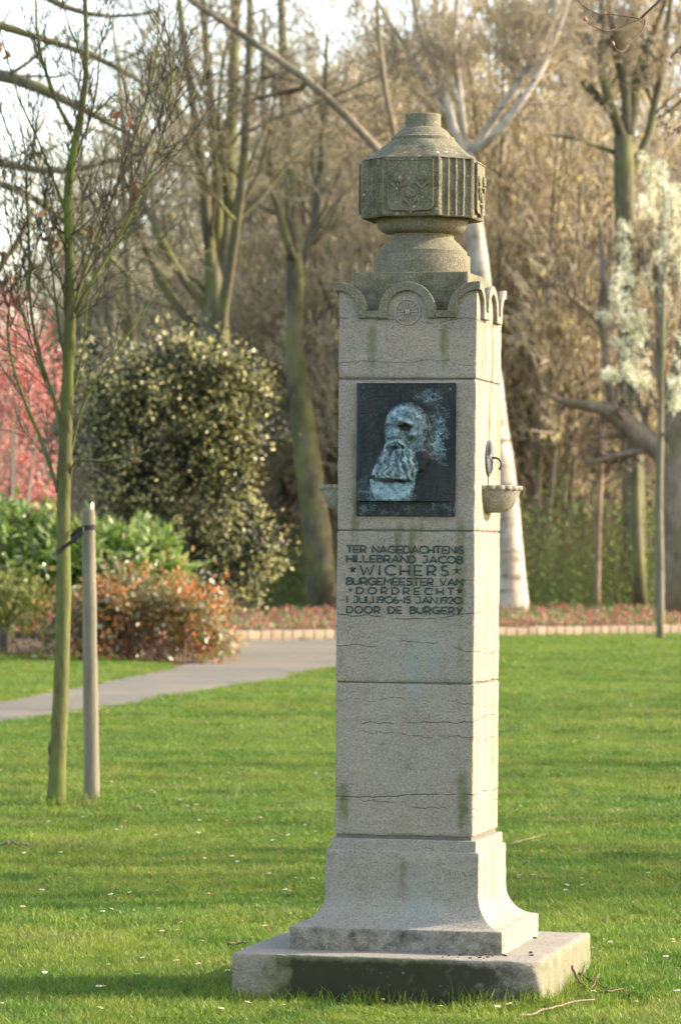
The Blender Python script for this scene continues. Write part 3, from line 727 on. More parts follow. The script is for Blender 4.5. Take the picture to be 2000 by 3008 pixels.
xs = w0x+(X-104)/(1452-104)*(w1x-w0x); zs = w0z+(Y-82)/(1932-82)*(w1z-w0z)
YF = -.24-.014
v = np.c_[xs, YF-H*.62, zs]; q = (np.arange(NYg-1)[:, None]*NXg+np.arange(NXg-1)[None]).ravel()
F1 = np.stack([q, q+NXg, q+NXg+1, q+1], 1)
# closed rim: back edge on the stone, and an undercut below the bust
rim_idx = np.concatenate([np.arange(NXg), NXg*np.arange(1, NYg)+NXg-1, (NYg-1)*NXg+np.arange(NXg-2, -1, -1), NXg*np.arange(NYg-2, 0, -1)])
bk = v[rim_idx].copy(); bk[:, 1] = np.where(zs[rim_idx] < zs.min()+1e-6, -.252, -.239)
nr = len(rim_idx); b0 = len(v); i = np.arange(nr); j = (i+1) % nr
F2 = np.stack([rim_idx[j], rim_idx[i], b0+i, b0+j], 1)
vv = np.concatenate([v, bk]); ex = lambda a, d: np.concatenate([a, np.full(nr, d)])
pl_v, pl_f = rbox(((w0x+w1x)/2, -.2465, (w0z+w1z)/2), (abs(w1x-w0x)/2, .0072, abs(w0z-w1z)/2), .002, .012)
plate = obj('bronze_plaque', make_mesh('bronze_plaque', pl_v, pl_f, {'pat': np.where(pl_v[:, 2] < zs.min(), .28, .15), 'teal': np.where(pl_v[:, 2] < zs.min(), .25, .6)}, True), MAT_BRONZE, mon)
plate['label'] = 'dark green bronze plaque with bearded portrait'
obj('portrait_relief', make_mesh('portrait_relief', vv, [F1, F2], {'pat': np.clip(ex(pat, .1), -.4, 1), 'teal': ex(teal, .5)}, True), MAT_BRONZE, plate)
def star_part(cx, cz, R, r, y, hh, rot=0.0):
    pts = []
    for k in range(10):
        a = math.pi/2+k*math.pi/5+rot; rr = R if k % 2 == 0 else r; pts.append((cx+rr*math.cos(a), y, cz+rr*math.sin(a)))
    pts = np.array(pts); top_ = np.array([(cx, y-hh, cz)]); v = np.concatenate([pts, top_]); i = np.arange(10)
    return v, [np.stack([i, (i+1) % 10, np.full(10, 10)], 1)[:, ::-1]]
for X_, Y_, rot in ((195, 150, .3), (1375, 165, .2), (205, 1830, .1), (1370, 1835, .4)):
    sx_ = w0x+(X_-104)/1348*(w1x-w0x); sz_ = w0z+(Y_-82)/1850*(w1z-w0z)
    yb = YF+.0005 if Y_ < 1700 else -.2535
    st = obj('corner_star', make_mesh('corner_star', *star_part(sx_, sz_, .0125, .0038, yb, .006, rot), {'pat': np.full(11, .5), 'teal': np.full(11, .2)}), MAT_BRONZE, plate)

# ------------------------------------------------------------------ raised lettering (stroke alphabet)
def A_(cx, cy, rx, ry, a0, a1, n=12):
    th = np.radians(np.linspace(a0, a1, n)); return [(cx+rx*math.cos(q), cy+ry*math.sin(q)) for q in th]
GL = {
 'A': (.82, [[(0, 0), (.41, 1), (.82, 0)], [(.13, .27), (.69, .27)]]),
 'B': (.6, [[(0, 0), (0, 1)], [(0, 1)]+A_(.33, .78, .22, .22, 90, -90)+[(0, .56)], [(0, .56)]+A_(.34, .28, .27, .28, 90, -90)+[(0, 0)]]),
 'C': (.8, [A_(.5, .5, .5, .5, 48, 312, 18)]),
 'D': (.74, [[(0, 0), (0, 1)]+A_(.24, .5, .5, .5, 90, -90, 16)+[(0, 0)]]),
 'E': (.62, [[(.62, 1), (0, 1), (0, 0), (.62, 0)], [(0, .45), (.55, .45)]]),
 'G': (.86, [A_(.48, .5, .48, .5, 45, 345, 18)+[(.95, .45), (.5, .45)]]),
 'H': (.7, [[(0, 0), (0, 1)], [(.7, 0), (.7, 1)], [(0, .42), (.7, .42)]]),
 'I': (.06, [[(.03, 0), (.03, 1)]]),
 '1': (.1, [[(0, .86), (.08, 1), (.08, 0)]]),
 'J': (.6, [[(.12, 1), (.52, 1), (.52, .3)]+A_(.26, .26, .26, .26, 0, -150, 10)]),
 'L': (.56, [[(0, 1), (0, 0), (.56, 0)]]),
 'M': (.82, [[(0, 0), (.1, 1), (.41, .35), (.72, 1), (.82, 0)]]),
 'N': (.72, [[(0, 0), (0, 1), (.72, 0), (.72, 1)]]),
 'O': (.92, [A_(.46, .5, .46, .5, 0, 360, 24)]),
 '0': (.92, [A_(.46, .5, .46, .5, 0, 360, 24)]),
 'R': (.66, [[(0, 0), (0, 1)], [(0, 1)]+A_(.34, .68, .3, .32, 90, -90)+[(0, .36)], [(.2, .36), (.66, 0)]]),
 'S': (.58, [A_(.3, .75, .25, .25, 35, 250, 12)+A_(.29, .27, .28, .27, 75, -150, 12)]),
 'T': (.66, [[(0, 1), (.66, 1)], [(.33, 1), (.33, 0)]]),
 'U': (.68, [[(0, 1), (0, .34)]+A_(.34, .34, .34, .34, 180, 360, 12)+[(.68, 1)]]),
 'V': (.74, [[(0, 1), (.37, 0), (.74, 1)]]),
 'W': (1.1, [[(0, 1), (.3, 0), (.55, .8), (.8, 0), (1.1, 1)]]),
 'Y': (.7, [[(0, 1), (.36, .45)], [(.72, 1), (.2, 0)]]),
 '9': (.5, [A_(.25, .72, .25, .28, 0, 360, 16), [(.5, .72), (.46, .35), (.3, 0)]]),
 '2': (.52, [A_(.26, .72, .26, .28, 160, -35, 10)+[(0, 0), (.52, 0)]]),
 '6': (.5, [A_(.25, .28, .25, .28, 0, 360, 16), [(.0, .28), (.06, .65), (.25, 1)]]),
 '5': (.5, [[(.48, 1), (.06, 1), (.02, .55)]+A_(.22, .31, .27, .31, 110, -140, 12)]),
 '.': (.1, [[(.02, .03), (.06, .07)]]), '-': (.3, [[(0, .42), (.3, .42)]]),
}
t = NT('letter_bronze'); n = t.noise(t.coord(), 60, 4); MAT_LETTER = t.fin(t.mix(t.ramp(n, .35, .65), (.016, .030, .030), (.038, .085, .083)), .6, None, .35, .1)
MAT_LETTER_D = mat_plain('letter_bronze_dark', (.018, .017, .013), (.035, .033, .026), .5, 60, 0, .4, .3)
def tz(X_, Y_): return front(1000+X_/4.0205, 1570+Y_/4.0205)
inscription = blocks[1]
def put_letter(ch, X0_, Yb, hpx, wpx, rad):
    gw, strokes = GL[ch]; parts = []
    x0, z0 = tz(X0_, Yb); x1, z1 = tz(X0_+max(wpx, 1), Yb-hpx); sx_ = (x1-x0)/max(gw, .12) if gw > .12 else (z1-z0)*.9; sz_ = z1-z0
    for q, s_ in enumerate(strokes):
        s_ = np.array(s_, float); P_ = np.c_[x0+s_[:, 0]*sx_, np.zeros(len(s_)), z0+s_[:, 1]*sz_]
        for v_, f_ in tubes([(P_[None], np.full((1, len(P_)), rad), 6)], axis=1):
            v_[:, 1] = -.2405-.0012+v_[:, 1]*1.15-.0002*q; parts.append((v_, f_))
    obj('letter', make_mesh('letter', *merge(parts), smooth=True), MAT_LETTER, inscription)
def line(text, X0_, X1_, Yt0, Yt1, hpx, rad=.0025, gap=.17, sp=.42):
    """set a line of letters justified between X0 and X1 (pixels of the studied crop)"""
    wd = [sp if c_ == ' ' else GL[c_][0] for c_ in text]
    tot = sum(wd)+gap*(len(text)-1); k = (X1_-X0_)/tot; x = X0_
    for c_, w_ in zip(text, wd):
        if c_ != ' ':
            yb = Yt0+(Yt1-Yt0)*(x-X0_)/(X1_-X0_)+hpx; put_letter(c_, x, yb, hpx, w_*k, rad)
        x += (w_+gap)*k
line('TER NAGEDACHTENIS', 74, 1450, 130, 142, 80)
line('HILLEBRAND JACOB', 74, 1442, 243, 260, 78)
line('WICHERS', 232, 1272, 360, 370, 114, .0032, .42)
line('BURGEMEESTER VAN', 74, 1442, 510, 522, 78)
line('DORDRECHT', 190, 1338, 624, 636, 74, .0025, .52)
line('1 JULI.1906-15 JAN.1920', 74, 1436, 728, 742, 74, .0024, .16, .3)
line('DOOR DE BURGERY', 74, 1436, 848, 860, 76, .0025, .24, .55)
for X_, Y_, R_px, ri, dk_ in ((145, 412, 52, .42, 1), (1374, 425, 78, .16, 0), (118, 655, 40, .26, 0), (1408, 665, 50, .45, 1)):
    x_, z_ = tz(X_, Y_); R_m = R_px/4.0205/861
    obj('star', make_mesh('star', *star_part(x_, z_, R_m, R_m*ri, -.2398, .006, .08)), MAT_LETTER_D if dk_ else MAT_LETTER, inscription)

# ------------------------------------------------------------------ bark, leaf and wood materials
BARK_BROWN = mat_bark('bark_brown_grey', (.15, .115, .085), (.29, .235, .18), (.13, .145, .045), .6, .42, .6)
BARK_GREEN = mat_bark('bark_mossy_green', (.075, .068, .045), (.165, .15, .10), (.135, .15, .045), .7, .42, .6)
BARK_PALE = mat_bark('bark_pale', (.36, .32, .25), (.56, .51, .43), (.22, .19, .11), .5, .52, .66, .4, .6, (.12, .10, .075))
BARK_SAP = mat_bark('bark_sapling', (.085, .08, .035), (.15, .155, .055), (.135, .18, .03), .75, .40, .58, .4, 3.0)
TWIG_TAN = mat_plain('twig_tan', (.45, .375, .265), (.32, .265, .185), .85, 1.5)
TWIG_GREEN = mat_plain('twig_green_brown', (.26, .235, .14), (.17, .15, .09), .85, 1.5)
TWIG_MID = mat_plain('twig_mid_brown', (.24, .185, .125), (.16, .12, .08), .85, 1.5)
TWIG_DARK = mat_plain('twig_dark', (.085, .068, .05), (.14, .11, .075), .8, 3)
CATKIN = mat_leaf('catkins', (.52, .43, .17), (.60, .53, .24), (.42, .35, .22), None, .8, .3, .6, .1, (.4, .6))

# ------------------------------------------------------------------ trees
def px_limb(pts, D, rads, n=14, jit=0.0, g=rng, dz=None, wig=.010):
    """limb drawn through pixels at depth D (scalar or list) with radii in metres"""
    Ds = np.broadcast_to(np.asarray(D, float), (len(pts),)).copy()
    if jit: q = np.cumsum(g.normal(size=len(pts))); Ds += (q-q[0])*jit
    P = np.array([np.r_[at(x, y, d), r] for (x, y), d, r in zip(pts, Ds, np.interp(np.linspace(0, 1, len(pts)), np.linspace(0, 1, len(rads)), rads))])
    P = resample(P, n)
    q = np.arange(n); wv = np.stack([fbm(np.c_[q*.45+g.random()*50, q*0, q*0+3*k], 2, k) for k in range(3)], 1)-.5
    P[:, :3] += wv*np.linalg.norm(P[-1, :3]-P[0, :3])*wig*np.clip(q/4., 0, 1)[:, None]
    P[:, 3] *= 1+.25*(fbm(np.c_[q*.9+7, q*0, q*0], 2, 5)-.5)
    return P[:, :3], P[:, 3]
def stack(limbs): return np.stack([p for p, r in limbs]), np.stack([r for p, r in limbs])
def bushy(limbs, spec, g):
    """grow orders of branches; spec list of (n, kwargs). returns list of (P,R)"""
    out = []; P, R = stack(limbs)
    for n, kw in spec:
        P, R = spawn(P, R, n, g=g, **kw); out.append((P, R))
    return out
def twig_points(P, R, n, g):
    m, N, _ = P.shape; pi = np.repeat(np.arange(m), n); t = g.random(len(pi))*(N-1.001); i = t.astype(int); f = (t-i)[:, None]
    return P[pi, i]*(1-f)+P[pi, i+1]*f, P[pi, i+1]-P[pi, i]
def shape_mesh(name, C, D, size, tv, tf, g, cl=True, smooth=False):
    v, f = scatter_shapes(C, D, size, tv, tf, g); k = len(tv)
    lv = np.repeat(g.random(len(C)), k); lw = np.repeat(g.random(len(C)), k)
    return make_mesh(name, v, f, {'lv': lv, 'lw': lw}, smooth)
def build_tree(name, label, limbs, spec, trunk_mat, twig_mat, base, g, group=None, catk=0, catk_size=(.04, .10), thick=None, rmin=.004, cat='tree', sides=(10, 6, 4, 3), skip=0):
    """tree > trunk, crown (> catkins). limbs: world polylines"""
    base = np.asarray(base, float); o = thing(name, label, cat, base, group)
    lv = bushy(limbs[skip:], spec, g)
    tr = [(p[None]-base, r[None], sides[0]) for p, r in limbs]
    if len(lv) > 1: tr.append((lv[0][0]-base, np.maximum(lv[0][1], rmin), sides[1]))
    obj('trunk', tube_mesh('trunk', tr), trunk_mat, o)
    cr = [(P-base, np.maximum(R, rmin), 4 if k == 0 and len(lv) > 2 else 3) for k, (P, R) in enumerate(lv[1:] if len(lv) > 1 else lv)]
    c = obj('crown', tube_mesh('crown', cr), twig_mat, o)
    if catk:
        P, R = lv[-1]; C, Dd = twig_points(P-base, R, catk, g); Dd = Dd*.2+np.array([0, 0, -1])*np.linalg.norm(Dd, axis=1, keepdims=True)+g.normal(size=Dd.shape)*.05
        k = obj('catkins', shape_mesh('catkins', C, Dd, g.uniform(*catk_size, len(C)), DIA_V, DIA_F, g), CATKIN, c); k['kind'] = 'stuff'
    return o

# --- generic bare wood trees (copied for the wood behind)
def wood_tree(seed, H=14., multi=1, spread=.5, catk=3, mats=(BARK_BROWN, TWIG_TAN), label='', tw=(11, 9, 7), rt=.22, low=.15, rmin=.008):
    g = np.random.default_rng(seed); limbs = []
    for k in range(multi):
        a = g.uniform(0, 2*math.pi); d = g.uniform(.0, .35) if multi > 1 else 0
        top = V(math.cos(a)*spread*H*.25*(multi > 1)+g.normal()*.5, math.sin(a)*spread*H*.25*(multi > 1)+g.normal()*.5, H*g.uniform(.85, 1.05))
        p0 = V(math.cos(a)*d, math.sin(a)*d, -.1); mid = p0*.6+top*.4+g.normal(size=3)*.35*H/14
        P = resample(np.array([np.r_[p0, rt], np.r_[p0*.85+mid*.15+V(0, 0, H*.05), rt*.8], np.r_[mid, rt*.55], np.r_[top, rt*.1]]), 14)
        limbs.append((P[:, :3], P[:, 3]))
    spec = [(int(tw[0]*(1.5 if multi == 1 else 1)), dict(tmin=low, ang=(25, 60), lenr=(.28, .5), N=7, up=.28, wig=.18, rr=.55)),
            (tw[1], dict(tmin=.2, ang=(20, 50), lenr=(.35, .6), N=5, up=.22, wig=.18, rr=.65)),
            (tw[2], dict(tmin=.15, ang=(15, 50), lenr=(.45, .85), N=4, up=.12, wig=.2, rr=.7, lmin=.7))]
    return limbs, spec, g
WOODL = 'bare brown woodland tree with fine tan twigs behind the flower bed'
def make_wood(name, label, seed, loc, mats, group, rmin=.008, catk=3, **kw):
    limbs, spec, g = wood_tree(seed, **kw); loc = np.asarray(loc, float)
    limbs = [(p+loc, r) for p, r in limbs]
    return build_tree(name, label, limbs, spec, mats[0], mats[1], loc, g, group, catk, (.08, .20), rmin=rmin)
GW = 'bare trees of the wood behind the lawn'
LA = 'many-stemmed bare woodland tree hung with yellow catkins behind the bed'
LB = 'single-trunk bare woodland tree with fine tan twigs behind the bed'
LC = 'slender bare woodland tree with greenish twigs behind the bed'
def gp(px, D): p = at(px, 1640, D); p[2] = -.03; return p
wa = make_wood('wood_tree', LA, 11, gp(1650, 112), (BARK_BROWN, TWIG_TAN), GW, H=13, multi=6, spread=.8, catk=5, tw=(12, 7, 5), rt=.11, rmin=.013)
wb = make_wood('wood_tree', LB, 12, gp(1180, 122), (BARK_BROWN, TWIG_MID), GW, H=19, multi=1, catk=4, tw=(28, 8, 5), rt=.25, low=.18, rmin=.013)
wc = make_wood('wood_tree', LC, 13, gp(760, 118), (BARK_GREEN, TWIG_GREEN), GW, H=17, multi=2, spread=.6, catk=2, tw=(18, 8, 5), rt=.2, low=.2, rmin=.013)
protos = [(wa, LA), (wb, LB), (wc, LC)]
spots = [(1900, 118, 0), (1480, 120, 0), (1300, 128, 0), (1060, 126, 0), (900, 120, 0), (1760, 130, 1), (1980, 138, 1), (1600, 140, 1), (1420, 146, 1), (1010, 140, 1),
         (1240, 150, 0), (1700, 152, 0), (1530, 162, 1), (1380, 172, 0), (880, 158, 2), (700, 165, 2), (2100, 128, 0), (2150, 150, 1), (1960, 176, 0),
         (980, 182, 0), (2050, 168, 0), (1800, 190, 0), (760, 195, 0), (560, 150, 2), (470, 185, 2), (330, 170, 2), (1560, 106, 0), (1010, 112, 0)]
for px, D, k in spots:
    o, L = protos[k]; dup(o, gp(px+rng.normal()*12, D), rng.uniform(0, 6.28), L, GW, rng.uniform(.85, 1.25))

g1 = np.random.default_rng(101)
# --- tall many-limbed tree behind the holly
D = 92
limbs = [px_limb([(628, 1800), (632, 1500), (636, 1200), (630, 1020), (632, 900), (628, 760), (615, 620)], D, [.48, .42, .38, .36, .30, .20, .12], 14, .1, g1, wig=.01),
         px_limb([(636, 1130), (638, 940), (615, 760), (600, 560), (572, 330), (545, 150), (520, -80), (500, -350)], D, [.20, .15, .11, .08, .04], 14, .5, g1),
         px_limb([(636, 1130), (640, 920), (630, 700), (640, 480), (628, 300), (600, 120), (590, -120), (560, -400)], D, [.20, .14, .11, .08, .04], 14, .5, g1),
         px_limb([(636, 1130), (640, 900), (668, 690), (672, 480), (690, 260), (684, 80), (700, -200), (690, -450)], D, [.22, .18, .15, .11, .05], 14, .5, g1),
         px_limb([(636, 1130), (642, 900), (690, 760), (716, 560), (718, 360), (735, 180), (740, -60), (760, -350)], D, [.19, .13, .10, .08, .04], 14, .5, g1),
         px_limb([(650, 960), (560, 850), (480, 720), (430, 600), (380, 540), (300, 500)], D, [.13, .10, .07, .03], 14, .5, g1),
         px_limb([(632, 1040), (520, 900), (450, 800), (400, 690), (390, 560), (370, 380)], D, [.14, .11, .08, .03], 14, .5, g1)]
SP1 = [(9, dict(tmin=.15, ang=(25, 70), lenr=(.25, .5), N=8, up=.08, wig=.25, rr=.42)), (8, dict(tmin=.2, ang=(25, 70), lenr=(.3, .55), N=5, up=.05, wig=.35, rr=.5)), (5, dict(tmin=.15, ang=(20, 65), lenr=(.35, .7), N=4, up=.0, wig=.35, rr=.55, lmin=.45))]
build_tree('bare_tree', 'tall bare tree with parallel upright limbs rising behind the round evergreen shrub', limbs, SP1, BARK_GREEN, TWIG_GREEN, gp(628, D), g1, catk=1, rmin=.007, skip=1)
# --- green trunk just beside the pillar
D = 103
limbs = [px_limb([(950, 1800), (940, 1640), (925, 1450), (905, 1320), (885, 1220), (868, 1080), (862, 900), (858, 700), (845, 480), (838, 250), (820, 0), (815, -300)], D, [.46, .42, .38, .37, .34, .28, .24, .21, .18, .15, .10, .05], 20, .1, g1),
         px_limb([(900, 1260), (850, 1190), (800, 1160), (765, 1150), (720, 1120), (660, 1050)], D, [.17, .14, .11, .04], 20, .4, g1),
         px_limb([(905, 1290), (860, 1285), (815, 1292), (770, 1275), (730, 1240)], D, [.13, .11, .08, .03], 20, .4, g1),
         px_limb([(862, 900), (900, 760), (930, 600), (950, 380), (960, 100)], D, [.15, .12, .09, .04], 20, .4, g1),
         px_limb([(860, 760), (815, 620), (790, 450), (770, 250), (775, 20)], D, [.13, .11, .08, .04], 20, .4, g1)]
build_tree('bare_tree', 'mossy green bare tree with a curved low limb close beside the stone pillar', limbs, SP1, BARK_GREEN, TWIG_TAN, gp(950, D), g1, catk=2, rmin=.007, skip=1)
# --- pale-barked tree behind the pillar
D = 90
limbs = [px_limb([(1496, 1835), (1492, 1700), (1475, 1500), (1452, 1260), (1425, 1000), (1398, 700), (1378, 520), (1368, 440)], D, [.54, .44, .40, .35, .28, .21, .165, .15], 18, .05, g1),
         px_limb([(1372, 470), (1352, 320), (1340, 220), (1330, 120), (1345, 0), (1350, -200)], D, [.11, .09, .075, .055, .04], 18, .3, g1),
         px_limb([(1374, 480), (1318, 340), (1298, 240), (1262, 170), (1222, 60), (1200, -120)], D, [.13, .10, .08, .05], 18, .3, g1),
         px_limb([(1320, 350), (1270, 270), (1200, 150), (1140, 60), (1080, -60)], D, [.09, .08, .06, .04], 18, .3, g1),
         px_limb([(1376, 460), (1440, 360), (1520, 250), (1590, 140), (1622, 60), (1650, -80)], D, [.12, .10, .09, .08, .05], 18, .3, g1),
         px_limb([(1382, 460), (1470, 380), (1560, 260), (1622, 140), (1668, 0), (1690, -120)], D, [.11, .09, .08, .07, .05], 18, .3, g1)]
SP3 = [(8, dict(tmin=.2, ang=(20, 55), lenr=(.25, .5), N=7, up=.12, wig=.2, rr=.42)), (9, dict(tmin=.2, ang=(25, 65), lenr=(.3, .55), N=5, up=.0, wig=.3, rr=.5)), (7, dict(tmin=.15, ang=(20, 65), lenr=(.35, .7), N=4, up=-.12, wig=.35, rr=.55, lmin=.45))]
build_tree('pale_tree', 'white-barked leaning tree directly behind the pillar with forked pale limbs', limbs, SP3, BARK_PALE, TWIG_TAN, gp(1496, D), g1, catk=2, rmin=.006, skip=1)
# --- dark tree whose long limb slopes across to the upper left
D = 84
limbs = [px_limb([(1330, 1830), (1320, 1400), (1310, 1000), (1280, 700), (1230, 560)], D, [.30, .26, .22, .18, .14], 14, .1, g1),
         px_limb([(1240, 590), (1150, 480), (1090, 420), (1000, 320), (900, 225), (800, 165), (700, 90), (620, 50), (540, -10), (420, -90)], D, [.13, .105, .085, .085, .078, .07, .05, .03], 14, .3, g1),
         px_limb([(905, 235), (895, 265), (830, 270), (770, 285), (690, 310), (600, 330)], D, [.07, .06, .05, .02], 14, .3, g1),
         px_limb([(1280, 700), (1200, 560), (1150, 380), (1120, 180), (1100, -80)], D, [.10, .08, .06, .04], 14, .3, g1)]
build_tree('bare_tree', 'dark bare tree hidden behind the pillar with a long limb sloping down from upper left', limbs, SP3, BARK_BROWN, TWIG_DARK, gp(1330, D), g1, catk=1, rmin=.006, skip=1)
# --- forked tree on the right
D = 99
limbs = [px_limb([(1868, 1800), (1860, 1500), (1848, 1200), (1842, 900), (1838, 640), (1832, 480), (1830, 400)], D, [.34, .30, .28, .28, .27, .25, .24], 16, .1, g1),
         px_limb([(1830, 430), (1812, 350), (1760, 290), (1705, 230), (1660, 160), (1630, 60), (1600, -100)], D, [.16, .12, .10, .08, .05], 16, .4, g1),
         px_limb([(1830, 420), (1800, 330), (1770, 230), (1760, 120), (1770, 0), (1760, -200)], D, [.16, .13, .10, .07, .04], 16, .4, g1),
         px_limb([(1838, 410), (1840, 280), (1815, 180), (1790, 60), (1790, -150)], D, [.17, .13, .10, .06, .04], 16, .4, g1),
         px_limb([(1842, 420), (1862, 320), (1866, 230), (1900, 130), (1950, 20), (1990, -120)], D, [.17, .13, .10, .07, .04], 16, .4, g1),
         px_limb([(1842, 520), (1900, 420), (1935, 250), (1960, 60), (1990, -150)], D, [.13, .11, .08, .05], 16, .4, g1),
         px_limb([(1832, 460), (1760, 430), (1700, 410), (1640, 395), (1600, 398)], D, [.07, .06, .04, .02], 16, .4, g1)]
build_tree('bare_tree', 'grey-green tree forking into a fan of limbs behind the white blossom', limbs, SP3, BARK_GREEN, TWIG_TAN, gp(1868, D), g1, catk=2, rmin=.007, skip=1)
# --- massive trunk at the right with a thick low limb
D = 87
limbs = [px_limb([(2000, 1800), (1990, 1600), (1985, 1420), (1988, 1330), (2010, 1150), (2050, 900), (2070, 600), (2080, 300), (2090, -100)], D, [.62, .54, .54, .56, .42, .38, .32, .25, .12], 18, .1, g1),
         px_limb([(1985, 1360), (1940, 1320), (1885, 1285), (1840, 1250), (1800, 1205), (1760, 1195), (1700, 1190), (1650, 1180), (1590, 1150)], D, [.30, .27, .26, .24, .17, .13, .08, .03], 18, .3, g1),
         px_limb([(1800, 1215), (1785, 1130), (1780, 1040), (1765, 940), (1770, 820), (1760, 640)], D, [.13, .11, .10, .08, .04], 18, .3, g1),
         px_limb([(1960, 1200), (1930, 1080), (1940, 980), (1925, 820), (1940, 640)], D, [.14, .11, .08, .04], 18, .3, g1)]
build_tree('massive_tree', 'massive old trunk with a thick mossy limb reaching out beside the white blossom tree', limbs, SP1, BARK_BROWN, TWIG_DARK, gp(2000, D), g1, catk=0, rmin=.007, skip=1)
# --- tree outside the left edge whose mossy boughs reach in
D = 66
limbs = [px_limb([(-420, 1830), (-400, 1300), (-380, 800), (-340, 300), (-320, -300)], D, [.38, .30, .26, .2, .08], 14, .1, g1),
         px_limb([(-390, 700), (-180, 300), (-60, 190), (0, 208), (40, 240), (80, 238), (180, 280), (270, 330), (360, 400), (450, 430)], D, [.16, .13, .12, .11, .10, .08, .05, .02], 14, .4, g1),
         px_limb([(-390, 620), (-150, 420), (0, 480), (120, 510), (260, 500), (360, 460), (460, 440)], D, [.12, .09, .06, .05, .03], 14, .4, g1),
         px_limb([(-395, 900), (-150, 560), (-20, 500), (70, 560), (190, 640), (330, 760), (420, 850)], D, [.12, .09, .06, .05, .02], 14, .4, g1),
         px_limb([(-350, 300), (-150, 0), (0, 80), (140, 120), (280, 160), (400, 230), (540, 330)], D, [.12, .09, .06, .05, .02], 14, .4, g1),
         px_limb([(-340, 100), (-100, -160), (60, -60), (200, 40), (330, 60), (480, 30)], D, [.12, .09, .06, .05, .02], 14, .4, g1)]
build_tree('bare_tree', 'bare tree with mossy arching boughs reaching in over the young staked tree', limbs, SP1, BARK_GREEN, TWIG_GREEN, gp(-420, D), g1, catk=0, rmin=.005)
# --- thin stems
def slim(pts, D, r0, label, mat, tw=TWIG_TAN):
    limbs = [px_limb(pts, D, [r0, r0*.8, r0*.5, r0*.2], 16, .1, g1)]
    build_tree('slender_tree', label, limbs, [(10, dict(tmin=.3, ang=(30, 60), lenr=(.15, .3), N=6, up=.2, wig=.25, rr=.4)), (8, dict(tmin=.2, ang=(25, 65), lenr=(.3, .6), N=4, up=.1, wig=.3, rr=.5, lmin=.4))], mat, tw, gp(pts[0][0], D), g1, catk=1, rmin=.007)
BARK_RUST = mat_bark('bark_rusty', (.22, .155, .105), (.33, .24, .165), (.15, .14, .06), .3)
slim([(1752, 1800), (1755, 1560), (1765, 1380), (1772, 1200), (1790, 900), (1800, 600)], 96, .09, 'slender rusty stem standing between the pale tree and the massive trunk', BARK_RUST)
slim([(1604, 1790), (1612, 1560), (1630, 1380), (1640, 1100), (1660, 700)], 104, .08, 'thin brown stem in the undergrowth right of the pale tree', BARK_BROWN)
slim([(1880, 1780), (1872, 1600), (1862, 1320), (1850, 1050), (1840, 700)], 93, .17, 'straight moss-green trunk under the thick mossy limb', BARK_GREEN)
slim([(395, 1750), (392, 1300), (388, 900), (372, 700), (360, 400), (330, 60)], 98, .16, 'slender green trunk rising behind the dark evergreen shrub', BARK_GREEN, TWIG_GREEN)
slim([(300, 1750), (296, 1200), (262, 900), (240, 600), (235, 200)], 112, .13, 'slender leaning trunk between the pink blossom and the evergreen shrub', BARK_GREEN, TWIG_GREEN)
# --- more of the wood on the left
for px, D, k in [(640, 128, 2), (820, 135, 0), (480, 125, 2), (560, 172, 0), (680, 180, 0), (900, 190, 0), (380, 140, 2), (250, 155, 2), (130, 165, 2), (20, 178, 2), (760, 150, 1), (930, 135, 0), (1880, 145, 0), (1990, 112, 0), (1750, 116, 0), (1350, 112, 0), (1180, 140, 0)]:
    o, L = protos[k]; dup(o, gp(px+rng.normal()*12, D), rng.uniform(0, 6.28), L, GW, rng.uniform(.75, 1.1))

for px, D, sc in [(560, 110, .7), (1000, 112, .75), (1640, 106, .8), (1740, 112, .9), (1240, 106, .9)]:
    dup(wa, gp(px, D), rng.uniform(0, 6.28), 'catkin-hung hazel clump standing just behind the flower bed', 'hazel clumps behind the flower bed', sc)
# --- park trees beyond the right edge; they dapple the lawn
pk = make_wood('park_tree', 'bare park tree standing on the lawn to the right of the pillar', 31, (14, 11, 0), (BARK_BROWN, TWIG_DARK), 'park trees right of the lawn', H=15, multi=6, spread=.6, catk=0, tw=(5, 4, 2), rt=.27, low=.3, rmin=.014)
for x, y, sc in [(16, 2.6, .8), (23, 18, 1.0), (15, 20.5, .9), (24, 28, 1.0), (14, 32, .9), (25, 38, 1.1), (16, 45, .9), (20, 56, 1.0)]:
    dup(pk, (x, y, 0), rng.uniform(0, 6.28), None, None, sc)

